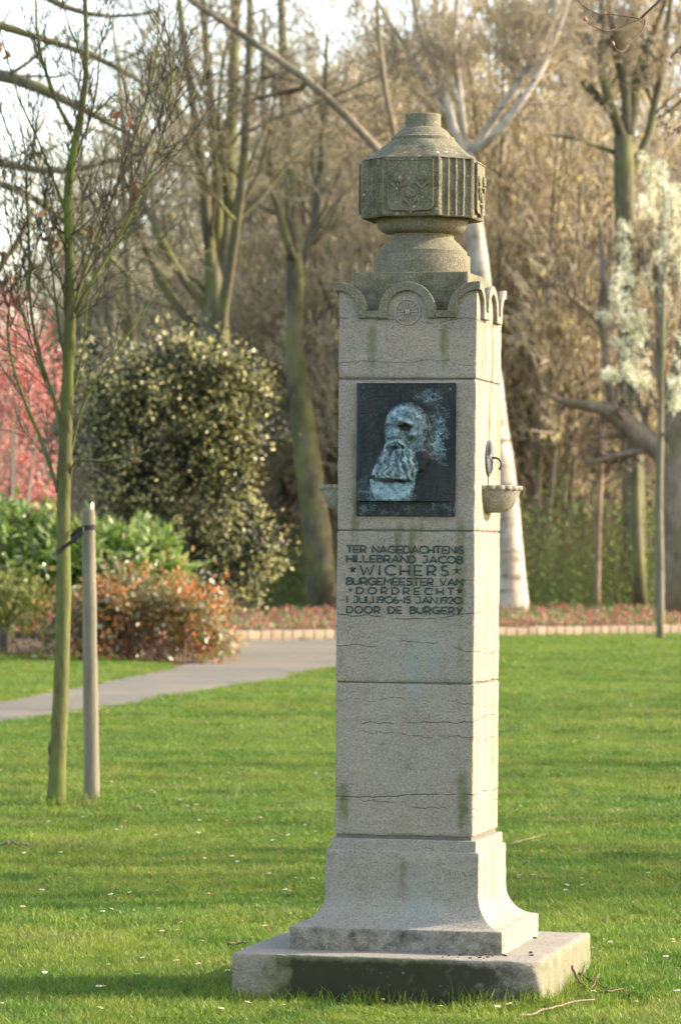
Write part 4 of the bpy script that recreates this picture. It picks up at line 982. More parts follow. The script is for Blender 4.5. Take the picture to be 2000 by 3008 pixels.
# ------------------------------------------------------------------ young staked tree
gs = np.random.default_rng(55)
b0 = ground(165, 2374); DS = depth(b0)
def sl_(pts, rads, n=18, jit=.03): return px_limb(pts, DS, [r/488./2 for r in rads], n, jit, gs, wig=.006)
limbs = [px_limb([(165, 2392), (166, 2340), (172, 2200), (180, 2050), (187, 1800), (188, 1600), (187, 1457), (196, 1243), (201, 1064), (213, 850), (209, 800), (200, 714), (197, 603), (210, 470), (221, 390), (243, 335), (256, 268), (257, 178), (254, 89), (250, 0), (246, -180), (255, -420)], DS,
                 [q/488./2 for q in (64, 56, 48, 46, 45, 42, 42, 38, 36, 34, 30, 27, 25, 24, 22, 20, 17, 15, 14, 13, 9, 4)], 40, 0, gs, wig=0)]
br = [sl_([(178, 1462), (150, 1370), (128, 1300), (115, 1265), (90, 1225), (60, 1140), (30, 1050), (20, 960), (22, 900), (40, 850), (55, 760)], (14, 11, 8, 4)),
      sl_([(190, 1300), (178, 1240), (165, 1180), (140, 1110), (115, 1040), (95, 960), (85, 880), (85, 700), (80, 600), (75, 480), (82, 420), (50, 330), (20, 250)], (15, 11, 9, 6, 3)),
      sl_([(214, 385), (180, 330), (150, 260), (125, 180), (108, 90), (105, 0), (100, -140)], (14, 11, 8, 5)),
      sl_([(205, 1345), (215, 1300), (240, 1200), (270, 1130), (310, 1080), (340, 1040), (370, 990), (400, 950), (430, 900), (455, 860)], (9, 7, 6, 3)),
      sl_([(205, 1420), (212, 1362), (225, 1350), (260, 1352), (300, 1358), (360, 1346), (410, 1340), (440, 1320)], (9, 8, 7, 4)),
      sl_([(216, 900), (232, 860), (270, 740), (310, 640), (350, 530), (390, 420), (420, 340), (450, 250), (460, 170), (470, 60), (465, -60)], (12, 10, 8, 5, 3)),
      sl_([(214, 930), (240, 870), (290, 800), (350, 700), (400, 600), (440, 520), (470, 420), (500, 330), (508, 230), (510, 130), (525, -40)], (12, 10, 8, 5, 3)),
      sl_([(204, 740), (185, 705), (172, 680), (160, 655)], (14, 12, 9, 5)),
      sl_([(205, 1080), (182, 1040), (176, 960), (165, 880), (150, 760), (140, 640), (120, 520), (90, 420)], (9, 7, 5, 3)),
      sl_([(202, 640), (170, 560), (140, 480), (110, 400), (70, 330), (30, 200), (0, 80)], (10, 8, 6, 3)),
      sl_([(212, 480), (250, 400), (280, 300), (290, 200), (300, 100), (330, -20)], (9, 7, 5, 3)),
      sl_([(200, 1200), (225, 1120), (250, 1000), (255, 900), (275, 800), (290, 700)], (8, 6, 5, 3)),
      sl_([(256, 250), (240, 160), (200, 70), (180, -30)], (8, 6, 3)),
      sl_([(135, 1120), (90, 1000), (60, 900), (40, 760), (20, 640), (10, 500)], (7, 5, 3))]
sap = thing('young_tree', 'young staked tree with mossy green trunk and upright bare twigs', 'tree', b0)
tr = [(p[None]-b0, r[None], 14) for p, r in limbs]+[(p[None]-b0, r[None], 7) for p, r in br]
v_, f_ = merge(tubes(tr)); v_ = v_+(np.stack([fbm((v_+b0)*22+q*7, 2, q) for q in range(3)], 1)-.5)*.010*np.clip(1-v_[:, 2:3]/3.5, .15, 1)
obj('trunk', make_mesh('trunk', v_, f_, smooth=True), BARK_SAP, sap)
# bark burrs on the shaded side of the stem
bur = []
for px, py, r in ((154, 2240, .03), (151, 2200, .026), (158, 2120, .022), (162, 2085, .018), (150, 2290, .02), (186, 1470, .025), (202, 1452, .02)):
    c = at(px, py, DS)-b0; v, f = lathe([(.2, -1.3), (.7, -.9), (1., 0), (.7, .9), (.2, 1.3)], 10); bur.append((v*np.array([r*.8, r*.8, r*1.5])+c, f))
obj('bark_burr', make_mesh('bark_burr', *merge(bur), smooth=True), mat_bark('bark_burr', (.075, .07, .035), (.15, .14, .06), bump=.8, scale=3), sap)
P, R = stack(br); tw1 = spawn(P, R, 11, tmin=.12, ang=(18, 48), lenr=(.18, .42), N=7, up=.30, wig=.22, rr=.42, g=gs); tw2 = spawn(*tw1, 8, tmin=.15, ang=(20, 55), lenr=(.25, .55), N=5, up=.22, wig=.3, rr=.55, g=gs)
tw0 = spawn(*stack([(p[18:], r[18:]) for p, r in limbs]), 44, tmin=.05, ang=(25, 55), lenr=(.12, .3), N=7, up=.35, wig=.22, rr=.2, g=gs); tw3 = spawn(*tw0, 6, tmin=.15, ang=(20, 55), lenr=(.25, .6), N=5, up=.2, wig=.3, rr=.55, g=gs)
cr = [(P-b0, np.maximum(R, .0028), 4 if k % 2 == 0 else 3) for k, (P, R) in enumerate((tw1, tw2, tw0, tw3))]
crown = obj('crown', tube_mesh('crown', cr), mat_plain('twig_sapling', (.05, .042, .032), (.085, .078, .04), .7, 6), sap)
# withered leaf clusters still hanging
DEADLEAF = mat_leaf('dead_leaf', (.20, .075, .035), (.30, .13, .06), None, None, .7, .25, 8)
cl_ = []
for px, py, k, r in ((158, 672, 16, .05), (265, 670, 6, .03), (18, 760, 7, .03), (390, 545, 7, .035), (395, 585, 5, .03), (10, 140, 6, .03), (380, 365, 6, .03), (345, 320, 4, .03), (22, 860, 8, .04), (40, 880, 5, .03)):
    cl_.append(at(px, py, DS)-b0+gs.normal(size=(k, 3))*r*np.array([.6, .6, 1.1]))
C = np.concatenate(cl_); obj('withered_leaves', shape_mesh('withered_leaves', C, gs.normal(size=C.shape)+np.array([0, 0, -1.2]), gs.uniform(.04, .085, len(C)), LEAF_V, LEAF_F, gs), DEADLEAF, sap)

# stake
t = NT('stake_wood'); n = t.noise(t.coord((40, 40, 3)), 1.0, 6, .65); n2 = t.noise(t.coord((8, 8, 3)), 1.0, 3)
cl = t.mix(t.ramp(n, .3, .7), (.15, .132, .095), (.235, .208, .155)); cl = t.mix(t.ramp(n2, .5, .7, 0, .5), cl, (.095, .10, .058)); MAT_STAKE = t.fin(cl, .85, t.bump(n, .4, .004), .2)
s0 = ground(271, 2364); s1 = at(260, 1497, depth(s0)); stake = thing('wooden_stake', 'round grey wooden stake standing beside the young tree', 'stake', s0)
n_ = 30; P = np.array([s0+(s1-s0)*q for q in np.linspace(-.06, .995, n_)]+[s1+V(0, 0, .004)])
v, f = merge(tubes([(P[None]-s0, np.r_[np.linspace(.048, .040, n_), .036][None], 18)])); v = v+(np.stack([fbm(v*np.array([14, 14, 5.])+q*9, 3, q) for q in range(3)], 1)-.5)*.006
obj('post', make_mesh('post', v, f, smooth=True), MAT_STAKE, stake)
crk = np.array([at(250+q, 2148-((q*7) % 3), depth(s0)-.047) for q in range(0, 38, 6)])-s0
# black rubber tie between stake and stem
tie = thing('tree_tie', 'black rubber strap tying the young tree to its stake', 'strap', at(260, 1560, depth(s0)))
tb = np.array(tie.location); MAT_TIE = mat_plain('black_rubber', (.012, .012, .013), (.025, .025, .027), .6, 40)
sc = s0+(s1-s0)*((at(260, 1550, depth(s0))[2]-s0[2])/(s1[2]-s0[2])); tcn = at(188, 1600, DS)
th = np.linspace(0, 2*math.pi, 22); ringp = np.stack([sc+.046*(R2*math.cos(q)-np.array([_F[0], _F[1], 0])*math.sin(q))+V(0, 0, .006*math.cos(q)) for q in th])
def flat_band(Pp, hw, th_):
    v, f = merge(tubes([(Pp[None], np.full((1, len(Pp)), 1.0), 4)])); return v, f
def ribbon(Pp, hh, tk, cen):
    n = len(Pp); out = Pp-cen; out[:, 2] = 0; out /= np.linalg.norm(out, axis=1, keepdims=True)+1e-9; up = V(0, 0, 1)
    v = np.concatenate([Pp+out*tk+up*hh, Pp+out*tk-up*hh, Pp-out*tk-up*hh, Pp-out*tk+up*hh]); i = np.arange(n-1)
    f = [np.stack([i+a*n, i+1+a*n, i+1+((a+1) % 4)*n, i+((a+1) % 4)*n], 1) for a in range(4)]+[np.array([[0, n, 2*n, 3*n], [n-1, 4*n-1, 3*n-1, 2*n-1]])]
    return v, f
v, f = ribbon(ringp-tb, .014, .0025, sc-tb); obj('stake_loop', make_mesh('stake_loop', v, f, smooth=False), MAT_TIE, tie)
Pp = np.array([at(243, 1566, DS-.06), at(225, 1580, DS-.065), at(205, 1596, DS-.06), at(185, 1611, DS-.055), at(168, 1622, DS-.03), at(163, 1622, DS+.01), at(170, 1610, DS+.05), at(190, 1592, DS+.06), at(215, 1570, DS+.055), at(243, 1552, DS+.045)])
v, f = ribbon(resample(Pp, 26)-tb, .014, .003, tcn-tb); obj('stem_loop', make_mesh('stem_loop', v, f, smooth=False), MAT_TIE, tie)
kn, kf = rbox(at(236, 1556, DS-.02)-tb, (.022, .012, .016), .004, .02); obj('knot', make_mesh('knot', kn, kf, smooth=True), MAT_TIE, tie)

# ------------------------------------------------------------------ shrubs
def blob_leaves(blobs, D, n, g, shell=.55, rough=.28, clump=None, lobes=0):
    """points and outward directions spread through overlapping ellipsoids given in pixels at depth D"""
    if lobes:
        ext = []
        for b in blobs:
            for q in range(lobes):
                a = g.uniform(0, 2*math.pi); el_ = g.uniform(-.9, .9); f = g.uniform(.82, 1.12); sz = g.uniform(.16, .34)
                ext.append((b[0]+b[2]*f*math.cos(a)*math.cos(el_), b[1]+b[3]*f*math.sin(a), b[2]*sz, b[3]*sz*1.2, (b[4] if len(b) > 4 else 0)+b[2]*FPX/D*0+b[2]/(FPX/D)*math.sin(el_)))
        blobs = list(blobs)+ext
    k = FPX/D; vol = np.array([b[2]*b[3]*b[2]*(b[5] if len(b) > 5 else 1) for b in blobs])**.72; vol /= vol.sum()
    Cs, Ds = [], []
    for b, w_ in zip(blobs, vol):
        m = int(n*w_); d = g.normal(size=(m, 3)); d /= np.linalg.norm(d, axis=1, keepdims=True)
        dz = b[4] if len(b) > 4 else 0
        c = at(b[0], b[1], D+dz); rx, ry = b[2]/k, b[3]/k
        r = 1-shell*g.random(m)**2; r *= 1+rough*(fbm(d*3.1+c*2, 3, 1)-.5)*2
        p = c+(R2*(d[:, :1]*rx)+V(0, 0, 1)*(d[:, 2:]*ry)+np.array([_F[0], _F[1], 0])*(d[:, 1:2]*rx*.95))*r[:, None]
        Cs.append(p); Ds.append(R2*d[:, :1]+V(0, 0, 1)*d[:, 2:]+np.array([_F[0], _F[1], 0])*d[:, 1:2])
    C, Dd = np.concatenate(Cs), np.concatenate(Ds)
    if clump:
        nc = max(8, int(len(C)/clump[0])); ci = g.choice(len(C), nc, replace=False); i = g.integers(nc, size=len(C)); r = clump[1]*g.uniform(.5, 1.3, nc)
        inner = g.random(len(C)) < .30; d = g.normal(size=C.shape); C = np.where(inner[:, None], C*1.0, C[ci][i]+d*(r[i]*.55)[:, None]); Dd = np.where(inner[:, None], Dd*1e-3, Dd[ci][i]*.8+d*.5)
    ok = C[:, 2] > .03
    return C[ok], Dd[ok]
def shrub(name, label, blobs, D, n, size, mat, g, stem_px, droop=.3, stems=9, tv=LEAF_V, tf=LEAF_F, sr=.03, shell=.55, rough=.28, stem_mat=None, spread=None, cat='shrub', part='foliage', spd=1.0, clump=None, lobes=0):
    base = ground(*stem_px); o = thing(name, label, cat, base)
    C, Dd = blob_leaves(blobs, D, n, g, shell, rough, clump, lobes)
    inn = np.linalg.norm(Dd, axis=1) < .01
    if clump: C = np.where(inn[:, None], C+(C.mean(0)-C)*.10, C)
    dirs = Dd+g.normal(size=C.shape)*spd+np.array([0, 0, -droop])
    me = shape_mesh(part, C-base, dirs, g.uniform(size*.7, size*1.25, len(C)), tv, tf, g)
    if clump:  # inner leaves darkened: the shrub's interior shade is put into leaf colour
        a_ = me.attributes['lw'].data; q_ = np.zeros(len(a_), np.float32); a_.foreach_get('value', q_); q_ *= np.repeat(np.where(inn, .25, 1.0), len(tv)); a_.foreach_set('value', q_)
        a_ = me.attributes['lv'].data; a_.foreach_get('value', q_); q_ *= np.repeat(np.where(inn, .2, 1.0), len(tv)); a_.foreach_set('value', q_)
    L = []
    for q in range(stems):
        tgt = C[g.integers(len(C))]; tgt = tgt+(C.mean(0)-tgt)*.3; s_ = base+np.array([g.normal()*.15*(spread or 1), g.normal()*.15, -.03]); mid = s_*.5+tgt*.5+V(0, 0, .15)
        P = resample(np.array([np.r_[s_, sr], np.r_[mid, sr*.6], np.r_[tgt, sr*.15]]), 10); L.append((P[:, :3]-base, P[:, 3]))
    P, R = stack(L); t2 = spawn(P, R, 8, tmin=.2, lenr=(.1, .22), N=5, up=.5, g=g)
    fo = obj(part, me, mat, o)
    obj('stem', tube_mesh('stem', [(P, R, 6), (t2[0], np.maximum(t2[1], .004), 4)]), stem_mat or TWIG_DARK, o)
    return o
gh = np.random.default_rng(77)
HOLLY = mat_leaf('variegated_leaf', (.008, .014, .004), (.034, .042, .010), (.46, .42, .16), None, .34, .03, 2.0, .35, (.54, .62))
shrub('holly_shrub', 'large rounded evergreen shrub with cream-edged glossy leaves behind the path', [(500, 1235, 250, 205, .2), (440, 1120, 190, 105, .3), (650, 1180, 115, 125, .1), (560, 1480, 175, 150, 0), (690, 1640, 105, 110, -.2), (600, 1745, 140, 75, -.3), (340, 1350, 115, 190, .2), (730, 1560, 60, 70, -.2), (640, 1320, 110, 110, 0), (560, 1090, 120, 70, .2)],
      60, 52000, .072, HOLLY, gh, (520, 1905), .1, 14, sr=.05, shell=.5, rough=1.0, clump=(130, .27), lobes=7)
RHODO = mat_leaf('rhododendron_leaf', (.085, .15, .022), (.17, .26, .04), (.34, .42, .14), None, .16, .3, 2.0, .7, (.60, .70))
LONG_V = LEAF_V*np.array([1, .72, 1]); 
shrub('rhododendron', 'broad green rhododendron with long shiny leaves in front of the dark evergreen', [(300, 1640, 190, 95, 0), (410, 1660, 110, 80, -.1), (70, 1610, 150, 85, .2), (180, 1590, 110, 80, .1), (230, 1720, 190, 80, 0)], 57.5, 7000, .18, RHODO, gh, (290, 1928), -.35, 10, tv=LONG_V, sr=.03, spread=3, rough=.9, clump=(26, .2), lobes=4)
t = NT('copper_leaf'); lv = t.attr('lv'); pn = t.noise(t.pos(), 1.6, 3)
c1 = t.mix(lv, (.15, .17, .05), (.23, .15, .085)); c2 = t.mix(lv, (.45, .13, .035), (.56, .29, .08)); cl = t.mix(t.ramp(t.math('ADD', pn, t.math('MULTIPLY', t.math('SUBTRACT', t.attr('lw'), .5), .35)), .46, .56), c1, c2)
cl = t.mix(t.ramp(t.attr('lw'), .90, .93), cl, (.52, .52, .40)); COPPER = t.fin(cl, .3, None, .5, 0, cl, .3)  # palest few leaves are painted-in white glints
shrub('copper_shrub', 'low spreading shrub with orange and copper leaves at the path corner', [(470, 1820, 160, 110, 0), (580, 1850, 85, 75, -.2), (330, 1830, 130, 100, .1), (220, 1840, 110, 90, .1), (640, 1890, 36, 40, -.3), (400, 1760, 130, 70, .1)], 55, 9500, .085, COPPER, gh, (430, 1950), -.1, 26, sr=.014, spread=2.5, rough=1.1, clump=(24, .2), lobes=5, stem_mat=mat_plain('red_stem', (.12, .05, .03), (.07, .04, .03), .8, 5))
YELG = mat_leaf('yellow_green_leaf', (.12, .15, .03), (.22, .24, .05), None, None, .45, .35, 2.0)
shrub('yellow_shrub', 'small yellow-green shrub beside the rhododendron at the bed edge', [(40, 1710, 85, 60, 0), (10, 1790, 110, 60, 0), (90, 1760, 60, 50, -.1), (-120, 1750, 120, 90, 0)], 56, 2300, .09, YELG, gh, (40, 1925), .0, 16, sr=.012, spread=6, rough=.8, clump=(22, .16))
# pink blossom tree
PINK = mat_leaf('pink_blossom', (.55, .21, .18), (.64, .38, .35), (.36, .09, .06), None, .6, .4, 1.0, .2, (.66, .72))
o = shrub('pink_blossom_tree', 'small tree covered in pink blossom at the left of the evergreen shrub', [(40, 1000, 120, 130, 0), (100, 1110, 110, 130, .2), (20, 1210, 150, 120, 0), (70, 1360, 130, 130, -.1), (-60, 1150, 150, 260, .3), (20, 880, 70, 70, .1), (-40, 1450, 140, 110, 0), (110, 1460, 80, 60, 0)], 64, 5200, .052, PINK, gh, (-10, 1915), 0, 12, PET_V, PET_F, .05, .95, .5, None, 1.5, 'tree', 'crown')

# flowering pear with upright branches
gpz = np.random.default_rng(91)
pb = ground(1937, 1880); DP = depth(pb)
limbs = [px_limb([(1937, 1888), (1938, 1800), (1938, 1650), (1934, 1500), (1937, 1350), (1940, 1200), (1944, 1000), (1950, 800), (1948, 640), (1945, 450)], DP, [q/2*DP/FPX for q in (27, 25, 23, 21, 20, 18, 15, 11, 8, 3)], 24, 0, gpz, wig=0)]
for a in ([(1940, 1230), (1900, 1120), (1860, 1060), (1800, 1000), (1785, 930)], [(1942, 1200), (1990, 1060), (2010, 900), (2020, 760)], [(1944, 1080), (1880, 960), (1850, 840), (1825, 720)], [(1946, 1000), (1990, 860), (1995, 720), (1990, 600)],
          [(1946, 960), (1900, 830), (1888, 700), (1870, 580)], [(1948, 860), (1925, 740), (1905, 620), (1910, 500)], [(1949, 800), (1975, 680), (1970, 540)], [(1940, 1190), (1905, 1150), (1855, 1110), (1780, 1100), (1745, 1090)], [(1938, 1290), (1970, 1240), (1985, 1160), (2000, 1050)], [(1942, 1120), (1860, 1000), (1800, 880), (1815, 800)]):
    limbs.append(px_limb(a, DP, [.03, .022, .014, .006], 24, .25, gpz))
pear = thing('blossoming_pear', 'slim young tree with white blossom on upright branches at the lawn edge', 'tree', pb)
P, R = stack(limbs[1:]); s1_ = spawn(P, R, 6, tmin=.25, ang=(15, 45), lenr=(.25, .5), N=6, up=.35, wig=.2, rr=.5, g=gpz)
obj('trunk', tube_mesh('trunk', [(limbs[0][0][None]-pb, limbs[0][1][None], 10), (P-pb, R, 5), (s1_[0]-pb, np.maximum(s1_[1], .005), 3)]), mat_bark('bark_pear', (.17, .15, .105), (.26, .24, .17), (.15, .16, .06), .5), pear)
C1, _ = twig_points(P[:, 7:], R[:, 7:], 30, gpz); C2, _ = twig_points(*s1_, 13, gpz); C3, _ = twig_points(limbs[0][0][None, 16:], limbs[0][1][None, 16:], 60, gpz)
C = np.concatenate([C1, C2, C3]); C = C[gpz.random(len(C)) < .25+.75*(fbm(C*1.3, 2, 3) > .5)]; C = C[::3]; C = np.repeat(C, 20, 0); C = C+gpz.normal(size=C.shape)*.055
WHITE = mat_leaf('white_blossom', (.66, .64, .46), (.80, .79, .66), (.36, .42, .12), None, .6, .4, 1.0, .2, (.86, .9))
obj('crown', shape_mesh('blossom', C-pb, gpz.normal(size=C.shape), gpz.uniform(.03, .052, len(C)), PET_V, PET_F, gpz), WHITE, pear)

# ------------------------------------------------------------------ bed plants, undergrowth
gb = np.random.default_rng(17)
n = 15000; u = gb.random(n)*(Lk+1)-1.5; w_ = .25+gb.random(n)**1.6*11
base_ = K0+KD*u[:, None]+KN*w_[:, None]
hgt = (.05+.30*fbm(base_*1.1, 3, 2)**1.3+.012*w_)*gb.random(n)**.5
C = base_.copy(); C[:, 2] = .13+hgt
BEDM = mat_leaf('bed_leaf', (.10, .16, .045), (.16, .22, .07), (.36, .12, .10), None, .5, .35, .8, .3, (.48, .58))
o = obj('bed_planting', shape_mesh('bed_planting', C, gb.normal(size=C.shape)+np.array([0, 0, .7]), gb.uniform(.05, .12, n), LEAF_V, LEAF_F, gb), BEDM); tag(o, 'low red and green bedding plants filling the bed behind the kerb', 'plants', kind='stuff')
def brush(name, label, boxes, nst, nlf, lsize, mat, g, stemr=.010):
    P_, R_l, C_ = [], [], []
    for (x0, x1, D0_, D1_, h0, h1), w_ in boxes:
        m = int(nst*w_); px = g.uniform(x0, x1, m); Dd = g.uniform(D0_, D1_, m)
        b = np.array([gp(a, d) for a, d in zip(px, Dd)]); h = g.uniform(h0, h1, m)
        top = b+np.c_[g.normal(size=m)*.5, g.normal(size=m)*.5, h]; mid = b*.5+top*.5+g.normal(size=(m, 3))*.15
        P_.append(np.stack([b, mid, top], 1)); R_l.append(np.full((m, 3), stemr)*np.array([1, .7, .3]))
        m2 = int(nlf*w_); i = g.integers(m, size=m2); f = (.12+.88*g.random(m2))[:, None]; c = b[i]*(1-f)+top[i]*f+g.normal(size=(m2, 3))*.28; C_.append(c)
    P_, R_l, C_ = np.concatenate(P_), np.concatenate(R_l), np.concatenate(C_)
    st = spawn(P_, R_l, 5, tmin=.2, ang=(25, 60), lenr=(.3, .6), N=4, up=.2, g=g)
    v, f = scatter_shapes(C_, g.normal(size=C_.shape), g.uniform(lsize*.6, lsize*1.3, len(C_)), LEAF_V, LEAF_F, g)
    tv, tf2 = merge(tubes([(P_, R_l, 3), (st[0], np.maximum(st[1], .004), 3)]))
    vv, ff = merge([(v, f), (tv, tf2)])
    lv = np.r_[np.repeat(g.random(len(C_)), 7), np.full(len(tv), .5)]; lw = np.r_[np.repeat(g.random(len(C_))*.5, 7), np.full(len(tv), 1.0)]
    o = obj(name, make_mesh(name, vv, ff, {'lv': lv, 'lw': lw}), mat); tag(o, label, 'undergrowth', kind='stuff')
UG = mat_leaf('undergrowth_leaf', (.085, .15, .03), (.16, .23, .055), (.20, .155, .095), None, .6, .4, .5, .2, (.8, .9))
brush('green_undergrowth', 'fresh green undergrowth of leafing bushes below the trees', [((1530, 1900, 96, 112, .8, 3.4), .45), ((690, 1000, 106, 122, .6, 2.2), .25), ((1880, 2250, 96, 115, .5, 2.2), .12), ((1250, 1540, 98, 115, .8, 2.8), .18)], 1100, 24000, .12, UG, gb)
UB = mat_leaf('brown_undergrowth', (.24, .195, .11), (.31, .27, .16), (.28, .23, .15), None, .7, .3, .5, .2, (.8, .9))
brush('brown_undergrowth', 'tangle of bare brown brushwood on the floor of the wood', [((-250, 690, 108, 185, 2, 6.5), .42), ((860, 1100, 124, 185, 2, 6), .15), ((690, 860, 124, 150, .6, 1.8), .05), ((1100, 2200, 116, 185, 2, 6.5), .5)], 4600, 18000, .14, UB, gb, .014)

# ------------------------------------------------------------------ house glimpsed through the trees
hb = gp(810, 172); house = thing('brick_house', 'red brick house with white windows glimpsed between the evergreen shrub and the pillar', 'house', hb)
BRICK = mat_plain('house_brick', (.24, .105, .075), (.17, .075, .055), .9, 3); ROOFM = mat_plain('roof_tile', (.14, .065, .045), (.10, .05, .04), .85, 4); WH = mat_plain('white_paint', (.72, .72, .70), (.62, .62, .60), .6, 3); GLS = mat_plain('window_glass', (.05, .06, .07), (.03, .04, .045), .1, 1)
fx = np.array([R2[0], R2[1], 0]); fx /= np.linalg.norm(fx); hrot = math.atan2(fx[1], fx[0])
v, f = rbox((0, 3, 1.6), (6, 3, 1.7), .01, 3); ho = obj('wall', make_mesh('wall', v, f), BRICK, house)
rp = np.array([(-6.3, 3.2), (6.3, 3.2), (6.0, 3.35), (.0, 6.4), (-6.0, 3.35)]); v, f = prism(rp, -.35, 6.4); obj('roof', make_mesh('roof', v, f), ROOFM, house)
for k, (x, z) in enumerate([(-3.4, 1.7), (-.9, 1.7), (1.2, 1.7), (3.6, 1.7), (0, 4.4)]):
    fr = []
    for c, h in (((x, -.04, z+.7), (.55, .05, .06)), ((x, -.04, z-.7), (.6, .06, .07)), ((x-.52, -.041, z), (.06, .05, .7)), ((x+.52, -.041, z), (.06, .05, .7)), ((x, -.042, z), (.035, .045, .68))): fr.append(rbox(c, h, .005, 1))
    w_o = obj('window', make_mesh('window', *merge(fr)), WH, house); v, f = rbox((x, -.02, z), (.48, .015, .66), .004, 1); obj('pane', make_mesh('pane', v, f), GLS, w_o)
house.rotation_euler = (0, 0, hrot)

# ------------------------------------------------------------------ branch hanging in at the top right
go = np.random.default_rng(63); DB = 15.2
ot = at(2560, 1640, 19.5); ot[2] = 0
ob = thing('overhanging_tree', 'bare tree beside the lawn whose budding twig hangs into view above the pillar', 'tree', ot)
tp = lambda px, py, d: at(px, py, d)
L1 = resample(np.array([np.r_[ot-[0, 0, .1], .14], np.r_[ot+[.05, 0, 1.5], .12], np.r_[ot+[0, -.1, 3.2], .10], np.r_[ot+[.15, .1, 5.2], .06], np.r_[ot+[.1, .2, 7], .02]]), 16)
arm = [np.r_[L1[7, :3], .045], np.r_[tp(2420, -260, 18), .035], np.r_[tp(2200, -220, 16.5), .022], np.r_[tp(2050, -110, 15.5), .010], np.r_[tp(1985, -40, DB), .006], np.r_[tp(1955, 0, DB), .0052], np.r_[tp(1926, 34, DB), .005], np.r_[tp(1894, 53, DB), .0045], np.r_[tp(1879, 55, DB), .0042]]
tw_ = [[(1882, 55), (1830, 47), (1782, 40), (1756, 42), (1722, 25), (1695, 0), (1660, -50)], [(1882, 56), (1850, 66), (1811, 83), (1795, 90), (1777, 91), (1748, 80), (1730, 70), (1718, 59)], [(1890, 54), (1895, 64), (1892, 80), (1875, 102), (1858, 117), (1841, 131), (1840, 142), (1832, 150), (1820, 153), (1808, 146), (1799, 131)]]
G_ = [(L1[None, :, :3]-ot, L1[None, :, 3], 12), (resample(np.array(arm), 24)[None, :, :3]-ot, resample(np.array(arm), 24)[None, :, 3], 8)]
obj('trunk', tube_mesh('trunk', G_[:1]), BARK_BROWN, ob)
for q in tw_:
    P = resample(np.array([np.r_[at(x, y, DB-.02*i), .0027-.00012*i] for i, (x, y) in enumerate(q)]), 30); G_.append((P[None, :, :3]-ot, P[None, :, 3], 7))
buds = []
for px, py, s_ in ((1718, 57, .011), (1799, 130, .012), (1841, 136, .007), (1894, 66, .008), (1775, 38, .006), (1806, 78, .006), (1792, 46, .005)):
    v, f = lathe([(.2, -1), (.8, -.4), (.9, .2), (.5, 1), (.1, 1.5)], 8); buds.append((v*s_*.75+at(px, py, DB)-ot, f))
up = spawn(L1[None, :, :3], L1[None, :, 3], 16, tmin=.4, ang=(30, 60), lenr=(.25, .4), N=8, up=.4, rr=.4, g=go); up2 = spawn(*up, 7, g=go, up=.3)
keep = lambda P: (P[:, :, :]-CAM) @ R2/((P-CAM) @ _F)*FPX
def clipk(P, R): k = (keep(P).min(1) > 1080); return P[k], R[k]
up = clipk(*up); up2 = clipk(*up2)
tm = obj('branches', tube_mesh('branches', G_[1:]+[(up[0]-ot, np.maximum(up[1], .003), 5), (up2[0]-ot, np.maximum(up2[1], .003), 4)]), mat_plain('reddish_twig', (.10, .055, .042), (.065, .04, .034), .6, 30), ob)
RB = mat_plain('red_bud', (.28, .10, .07), (.36, .20, .13), .6, 60)
for bb in buds: obj('bud', make_mesh('bud', *bb, smooth=True), RB, ob)
# drooping dark red leaves at the right margin (a purple-leaved tree outside the view)
DR = 34; rb = at(2500, 1640, DR); rb[2] = 0
rt_ = thing('purple_leaved_tree', 'purple-leaved tree whose dark red leaf sprays reach in from beyond the lawn', 'tree', rb)
lim = [(np.stack([np.linspace(rb[i]+(-.1 if i == 2 else 0), rb[i]+[0, .2, 6.5][i], 16) for i in range(3)], 1), np.linspace(.13, .03, 16)),
       px_limb([(2495, 500), (2300, 330), (2150, 290), (2050, 270), (1985, 290), (1962, 330)], DR, [.05, .03, .012, .004], 16, 0, go),
       px_limb([(2495, 300), (2250, 160), (2100, 120), (2030, 110), (1985, 130), (1968, 170)], DR, [.05, .03, .012, .004], 16, 0, go),
       px_limb([(2495, 560), (2280, 420), (2120, 370), (2020, 350), (1975, 385)], DR, [.05, .03, .012, .004], 16, 0, go)]
obj('trunk', tube_mesh('trunk', [(p[None]-rb, r[None], 8) for p, r in lim]), TWIG_DARK, rt_)
P, R = stack(lim[1:]); t1 = spawn(P, R, 12, tmin=.35, ang=(25, 60), lenr=(.1, .25), N=5, up=-.1, g=go); C, Dd = twig_points(*t1, 12, go); C2, D2 = twig_points(P[:, 8:], R[:, 8:], 40, go)
C = np.concatenate([C, C2]); obj('leaves', shape_mesh('leaves', C-rb+go.normal(size=C.shape)*.03, go.normal(size=C.shape)+np.array([0, 0, -.8]), go.uniform(.03, .055, len(C)), LEAF_V, LEAF_F, go), mat_leaf('purple_leaf', (.075, .038, .03), (.13, .07, .05), None, None, .5, .3, 5), rt_)

